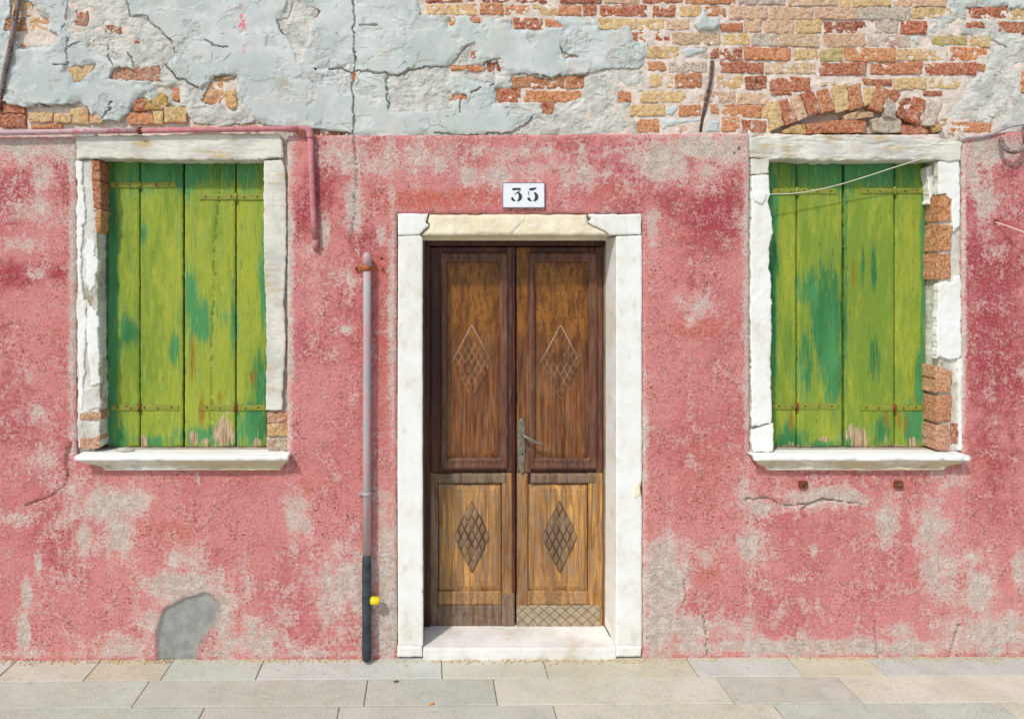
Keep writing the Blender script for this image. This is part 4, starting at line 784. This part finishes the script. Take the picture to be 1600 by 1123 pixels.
def treads(X, Y): return 1 - sstep(.02, .075, np.minimum(np.abs(((X + Y * 1.15) / 17) % 1 - .5), np.abs(((X - Y * 1.15) / 17) % 1 - .5)))
slab('kick_plate', rect(808, 946, 938, 981), DR - .006, DR + .004, M['tread'], rl, 1.2, .4, 1.5, .002, .0006, 30,
     extra=lambda X, Y, s: .003 * treads(X, Y), attr=lambda X, Y: np.stack([treads(X, Y), 0 * X, 0 * X, 0 * X], -1))
es = slab('escutcheon', [(810, 660), (813, 654), (818, 655), (821, 664), (821, 685), (820, 720), (819, 738), (814, 741), (810, 730), (809, 690)], DR - .009, DR + .003, M['handle'], rl, 1.2, .2, 2, .003, .0004)
link('keyhole', lathe_mesh('keyhole', [(0, .006), (-.0012, .006), (-.0014, .001)], W(816, 709, DR - .0088), 'Y', 12), M['dark'], rl)
hp = smooth_curve([W(817, 680, DR - .009), W(817.5, 680, DR - .045), W(824, 684, DR - .060), W(834, 689, DR - .060), W(845, 693, DR - .052), W(848, 694, DR - .044)], 5)
link('lever_handle', tube_mesh('lever_handle', hp, .008, 12, radii=[.009 - .003 * abs(i / len(hp) - .6) for i in range(len(hp))]), M['handle'], rl)

# ------------------------------------------------------------------ small iron stubs and hook fixed in the wall
for px in (1256, 1405):
    st_ = link('iron_stub', box_mesh('iron_stub', [pbox(px - 6, 752, px + 7, 763, -.018, .03)], .003), M['rust'], house)
    link('stub_hole', lathe_mesh('stub_hole', [(0, .011), (-.002, .011), (-.003, .007)], W(px, 757.5, -.018), 'Y', 10), M['iron'], st_)
hk = smooth_curve([W(1564, 219, .01), W(1565, 219, -.03), W(1568, 229, -.045), W(1578, 237, -.05), W(1590, 237, -.05), W(1600, 229, -.045), W(1603, 214, -.03), W(1601, 200, .01)], 5)
hook = link('iron_hook', tube_mesh('iron_hook', hk, .011, 12), M['painted_iron'], None, 'bent grey iron hook sticking out of the stucco at the top right corner', 'hook')

# ------------------------------------------------------------------ pipes on the wall
pc = link('pink_conduit', None, label='thin pink conduit running over the left window and bending down beside it', cat='conduit')
yc = -.030
link('conduit_run', tube_mesh('conduit_run', [W(-300, 209.5, yc), W(-20, 208, yc), W(110, 206, yc), W(220, 204.5, yc)], .0145, 14), M['conduit_grey'], pc)
link('conduit_run', tube_mesh('conduit_run', [W(220, 204.5, yc), W(330, 203, yc), W(440, 201.5, yc), W(472, 201, yc)], .014, 14), M['conduit'], pc)
link('coupling', tube_mesh('coupling', [W(216, 204.5, yc), W(221, 204.5, yc)], .0195, 14), M['rust'], pc)
link('elbow', tube_mesh('elbow', smooth_curve([W(468, 201, yc), W(476, 201, yc), W(482, 203.5, yc), W(484.5, 210, yc), W(484.8, 216, yc)], 5), .0185, 14), M['conduit'], pc)
link('drop_pipe', tube_mesh('drop_pipe', [W(484.5, 212, yc), W(487, 270, yc), W(490, 340, yc), W(492.5, 376, yc)], .0155, 14), M['conduit'], pc)
link('end_plug', tube_mesh('end_plug', [W(492.5, 374, yc), W(493, 386, -.016), W(493.5, 390, -.006)], .017, 14, radii=[.017, .016, .012]), M['conduit'], pc)

gp = link('grey_pipe', None, label='grey upright pipe with black sleeve at its foot, left of the doorway', cat='pipe')
yp = -.042
link('pipe_shaft', tube_mesh('pipe_shaft', [W(573.5, 402, yp), W(573.5, 520, yp), W(573, 700, yp), W(573, 872, yp)], .0205, 20), M['pipe'], gp)
link('pipe_cap', tube_mesh('pipe_cap', [W(573.5, 416, yp), W(573.5, 402, yp), W(573.5, 397.5, yp), W(573.5, 395, yp), W(573.5, 394, yp)], .023, 20, radii=[.0225, .0225, .019, .012, .003]), M['pipe'], gp)
sp = [W(573, y, yp - .004) for y in (867, 872, 890, 920, 936, 950, 970, 1000, 1022, 1030)]
link('black_sleeve', tube_mesh('black_sleeve', sp, .024, 20, radii=[.019, .0235, .0240, .0238, .0255, .024, .0235, .0245, .0245, .0225]), M['sleeve'], gp)
def clamp(y, r, mat, x0, x1, h):
    z0, z1 = W(573, y + h, yp), W(573, y - h, yp); c = link('pipe_clamp', tube_mesh('pipe_clamp', [z0, z1], r, 20), M[mat], gp)
    link('clamp_lug', box_mesh('clamp_lug', [pbox(x0, y - h * .8, x1, y + h * .8, -.016, .004)], .002), M[mat], c)
    return c
cl = clamp(419, .0228, 'orange_rust', 555, 566, 4.5); link('clamp_bolt', lathe_mesh('clamp_bolt', [(.01, .009), (-.012, .009), (-.016, .006), (-.017, .001)], W(597, 419, 0), 'Y', 8), M['orange_rust'], cl)
link('clamp_bolt', lathe_mesh('clamp_bolt', [(.01, .007), (-.020, .007), (-.022, .004)], W(557.5, 419.5, 0), 'Y', 8), M['rust'], cl)
c2 = clamp(771, .0228, 'pipe', 560, 587, 3.2)
vc = link('valve_cap', lathe_mesh('valve_cap', [(0, .014), (.004, .0205), (.012, .022), (.040, .021), (.046, .018), (.048, .006)], W(578.5, 938, yp - .012), 'X', 8), M['yellow'], gp)
link('valve_stem', tube_mesh('valve_stem', [W(585, 944, yp - .012), W(586, 949, yp - .012)], .006, 10), M['pipe'], gp)

# ------------------------------------------------------------------ house number
np_ = link('house_number_plate', None, label='white enamel house number plate reading 35 above the doorway', cat='number plate')
slab('plate', rect(785, 285, 851.5, 325), -.016, .004, M['enamel'], np_, 1.4, 0, 1.5, .0015, 0)
for q in (rect(785, 285, 851.5, 286.2), rect(785, 323.8, 851.5, 325), rect(785, 286.3, 786.2, 323.7), rect(850.3, 286.3, 851.5, 323.7)):
    link('plate_border', box_mesh('plate_border', [pbox(*q[0], *q[2], -.0172, -.012)]), M['lead'], np_)
def digit(name, strokes):
    vs, fs = [], []
    for pts in strokes:                      # (x, y, width) in photo pixels
        n0 = len(vs); N = len(pts)
        for i, (x, y, w) in enumerate(pts):
            a, b = pts[max(i - 1, 0)], pts[min(i + 1, N - 1)]; dx, dy = b[0] - a[0], b[1] - a[1]; L = math.hypot(dx, dy)
            nx, ny = -dy / L * w / 2, dx / L * w / 2
            for yy in (-.0166, -.013): vs += [W(x + nx, y + ny, yy), W(x - nx, y - ny, yy)]
        for i in range(N - 1):
            p, q = n0 + 4 * i, n0 + 4 * i + 4
            fs += [(p, p + 1, q + 1, q), (p, q, q + 2, p + 2), (p + 1, p + 3, q + 3, q + 1)]
        fs += [(n0, n0 + 2, n0 + 3, n0 + 1)]; e = n0 + 4 * (N - 1); fs += [(e, e + 1, e + 3, e + 2)]
    me = bpy.data.meshes.new(name); me.from_pydata(vs, [], fs)
    bm = bmesh.new(); bm.from_mesh(me); bmesh.ops.recalc_face_normals(bm, faces=bm.faces[:]); bm.to_mesh(me); bm.free()
    link(name, me, M['ink'], np_)
def arc(cx, cy, rx, ry, a0, a1, w0, w1, wm, n=10):
    out = []
    for i in range(n + 1):
        t = i / n; a = math.radians(a0 + (a1 - a0) * t)
        out.append((cx + rx * math.cos(a), cy + ry * math.sin(a), (w0 + (w1 - w0) * t) * (1 - math.sin(math.pi * t)) + wm * math.sin(math.pi * t)))
    return out
def bowl(cx): return [arc(cx, 307.5, 6.6, 6.8, -68, 76, 2.2, 1.6, 5.6), [(cx - 6.6, 308.6, 3.4), (cx - 5.8, 311.2, 4.4), (cx - 3.6, 313.2, 3.2), (cx - 1.2, 314.2, 1.4)]]
digit('digit_three', [[(800.8, 297.4, 1.4), (801.5, 295.8, 4.2), (806, 295.5, 3.6), (813.6, 295.3, 3.0)], [(813.4, 297.6, 1.4), (808.6, 300.6, 1.6), (804.2, 303.6, 1.4)]] + bowl(806.6))
digit('digit_five', [[(826.6, 296.2, 2.2), (830, 296.0, 4.2), (834, 295.2, 4.0), (838.2, 293.8, 1.6)], [(826.4, 299, 1.3), (826.0, 305.2, 1.3)]] + bowl(832.0))

# ------------------------------------------------------------------ wires, cord, cable
pts = smooth_curve([W(1199, 305, -.002), W(1206, 303.5, .015), W(1240, 302.5, .028), W(1275, 297, .030), W(1310, 289, .028), W(1350, 277, .018), W(1390, 264, .004), W(1425, 253, -.012), W(1440, 248, -.016)], 6)
link('wire', tube_mesh('wire', pts, .0024, 8), M['wire'], None, 'thin pale wire slung across the top of the right window', 'wire')
pts = smooth_curve([W(1555, 348, .02), W(1557, 348, -.012), W(1575, 353.5, -.045), W(1600, 363, -.075), W(1680, 392, -.12), W(1800, 430, -.16)], 6)
link('cord', tube_mesh('cord', pts, .0037, 8), M['cord'], None, 'pinkish cord coming out of a hole in the stucco at the right edge', 'cord')
pts = smooth_curve([W(1500, 221, -.006), W(1507, 216.5, -.012), W(1530, 214, -.014), W(1552, 209, -.014), W(1575, 199, -.012), W(1600, 195, -.010), W(1660, 190, -.010), W(1760, 188, -.01)], 6)
link('cable', tube_mesh('cable', pts, .0062, 10), M['cable'], None, 'grey cable along the upper edge of the pink stucco, right of the right window', 'cable')

# ------------------------------------------------------------------ loose bits
def pebble(name, loc, size, mat, seed, **kw):
    bm = bmesh.new(); bmesh.ops.create_icosphere(bm, subdivisions=2, radius=1)
    r = random.Random(seed); ph = [r.uniform(0, 6) for _ in range(3)]
    for v in bm.verts:
        k = 1 + .14 * math.sin(3.1 * v.co.x + ph[0]) + .12 * math.sin(4.3 * v.co.y + ph[1]) + .1 * math.sin(5 * v.co.z + ph[2])
        v.co = Vector((v.co.x * size[0] * k, v.co.y * size[1] * k, max(v.co.z, -.8) * size[2] * k))
    me = bpy.data.meshes.new(name); bm.to_mesh(me); bm.free()
    for p in me.polygons: p.use_smooth = False
    o = link(name, me, M[mat], **kw); o.location = loc; return o
p = W(196, 701, .035)
pebble('stone_chip', (p.x, .03, W(0, 699, WR).z + .006), (.052, .028, .011), 'chip', 3, label='flat grey stone chip lying on the left window sill', cat='stone chip')
def gpt(px, py):
    x = 0
    for _ in range(4):
        k = (CAMZ - gz(x)) / ((py - PY) / S); x = CAMX + (px - PX) / S * k
    return Vector((x, -D + D * k, gz(x)))
p = gpt(675, 1101)
bt = link('cigarette_butt', tube_mesh('cigarette_butt', [(-.012, 0, .005), (.010, .004, .005)], .0042, 10), M['butt'], None, 'orange cigarette butt lying on the paving below the doorway', 'cigarette butt'); bt.location = p
def scrap(name, px, py, size, mat, label, cat, seed, group=None):
    p = gpt(px, py); r = random.Random(seed); n = 8; vs = []; 
    for i in range(n):
        a = 2 * math.pi * i / n; q = r.uniform(.6, 1.1); vs.append((size * q * math.cos(a), size * .6 * q * math.sin(a), .003 + .004 * r.random()))
    vs += [(x * .9, y * .9, .0012) for x, y, z in vs]
    fs = [tuple(range(n)), tuple(range(2 * n - 1, n - 1, -1))] + [(i, n + i, n + (i + 1) % n, (i + 1) % n) for i in range(n)]
    me = bpy.data.meshes.new(name); me.from_pydata(vs, [], fs); o = link(name, me, M[mat], None, label, cat, group); o.location = p; return o
scrap('dry_leaf', 555, 1029.5, .012, 'leaf', 'small yellow leaf scrap at the left foot of the black pipe sleeve', 'leaf', 1)
scrap('dry_leaf', 588, 1030, .012, 'leaf', 'small yellow leaf scrap at the right foot of the black pipe sleeve', 'leaf', 2)
scrap('grit_flake', 167, 1033, .016, 'chip', 'dark grey flake on the paving at the foot of the wall, left', 'flake', 3)
scrap('dry_leaf', 184, 1034, .010, 'leaf', 'tiny yellow leaf scrap beside the flake at the wall foot', 'leaf', 4)
scrap('twig', 619, 1065, .013, 'iron', 'dark twig bit on the second paving row left of the doorway', 'twig', 5)

# sand and grit swept against the foot of the wall
bm = bmesh.new(); r = random.Random(5)
for i in range(900):
    x = r.uniform(-3.1, 3.0); y = -abs(r.gauss(.006, .016)) - .006
    if -.60 < x < .68: y -= .012
    q = r.uniform(.003, .007) * (1.5 if r.random() < .1 else 1)
    res = bmesh.ops.create_icosphere(bm, subdivisions=1, radius=q)
    for v in res['verts']: v.co = Vector((v.co.x * r.uniform(.7, 1.4), v.co.y, v.co.z * .6)) + Vector((x, y, gz(x) + q * .3))
me = bpy.data.meshes.new('grit'); bm.to_mesh(me); bm.free()
link('grit', me, M['grit'], None, 'sandy grit lying along the foot of the pink wall', 'grit', kind='stuff')
# every mesh gets its origin at its own foot
dep = bpy.context.evaluated_depsgraph_get
for o in list(COL.objects):
    if o.type != 'MESH' or o.location.length > 0 or o.get('kind') == 'structure' or o.children: continue
    me = o.data; n = len(me.vertices); co = np.empty(n * 3, np.float32); me.vertices.foreach_get('co', co); co = co.reshape(-1, 3)
    c = np.array([(co[:, 0].min() + co[:, 0].max()) / 2, (co[:, 1].min() + co[:, 1].max()) / 2, co[:, 2].min()], np.float32)
    me.vertices.foreach_set('co', (co - c).ravel()); me.update(); o.location = c
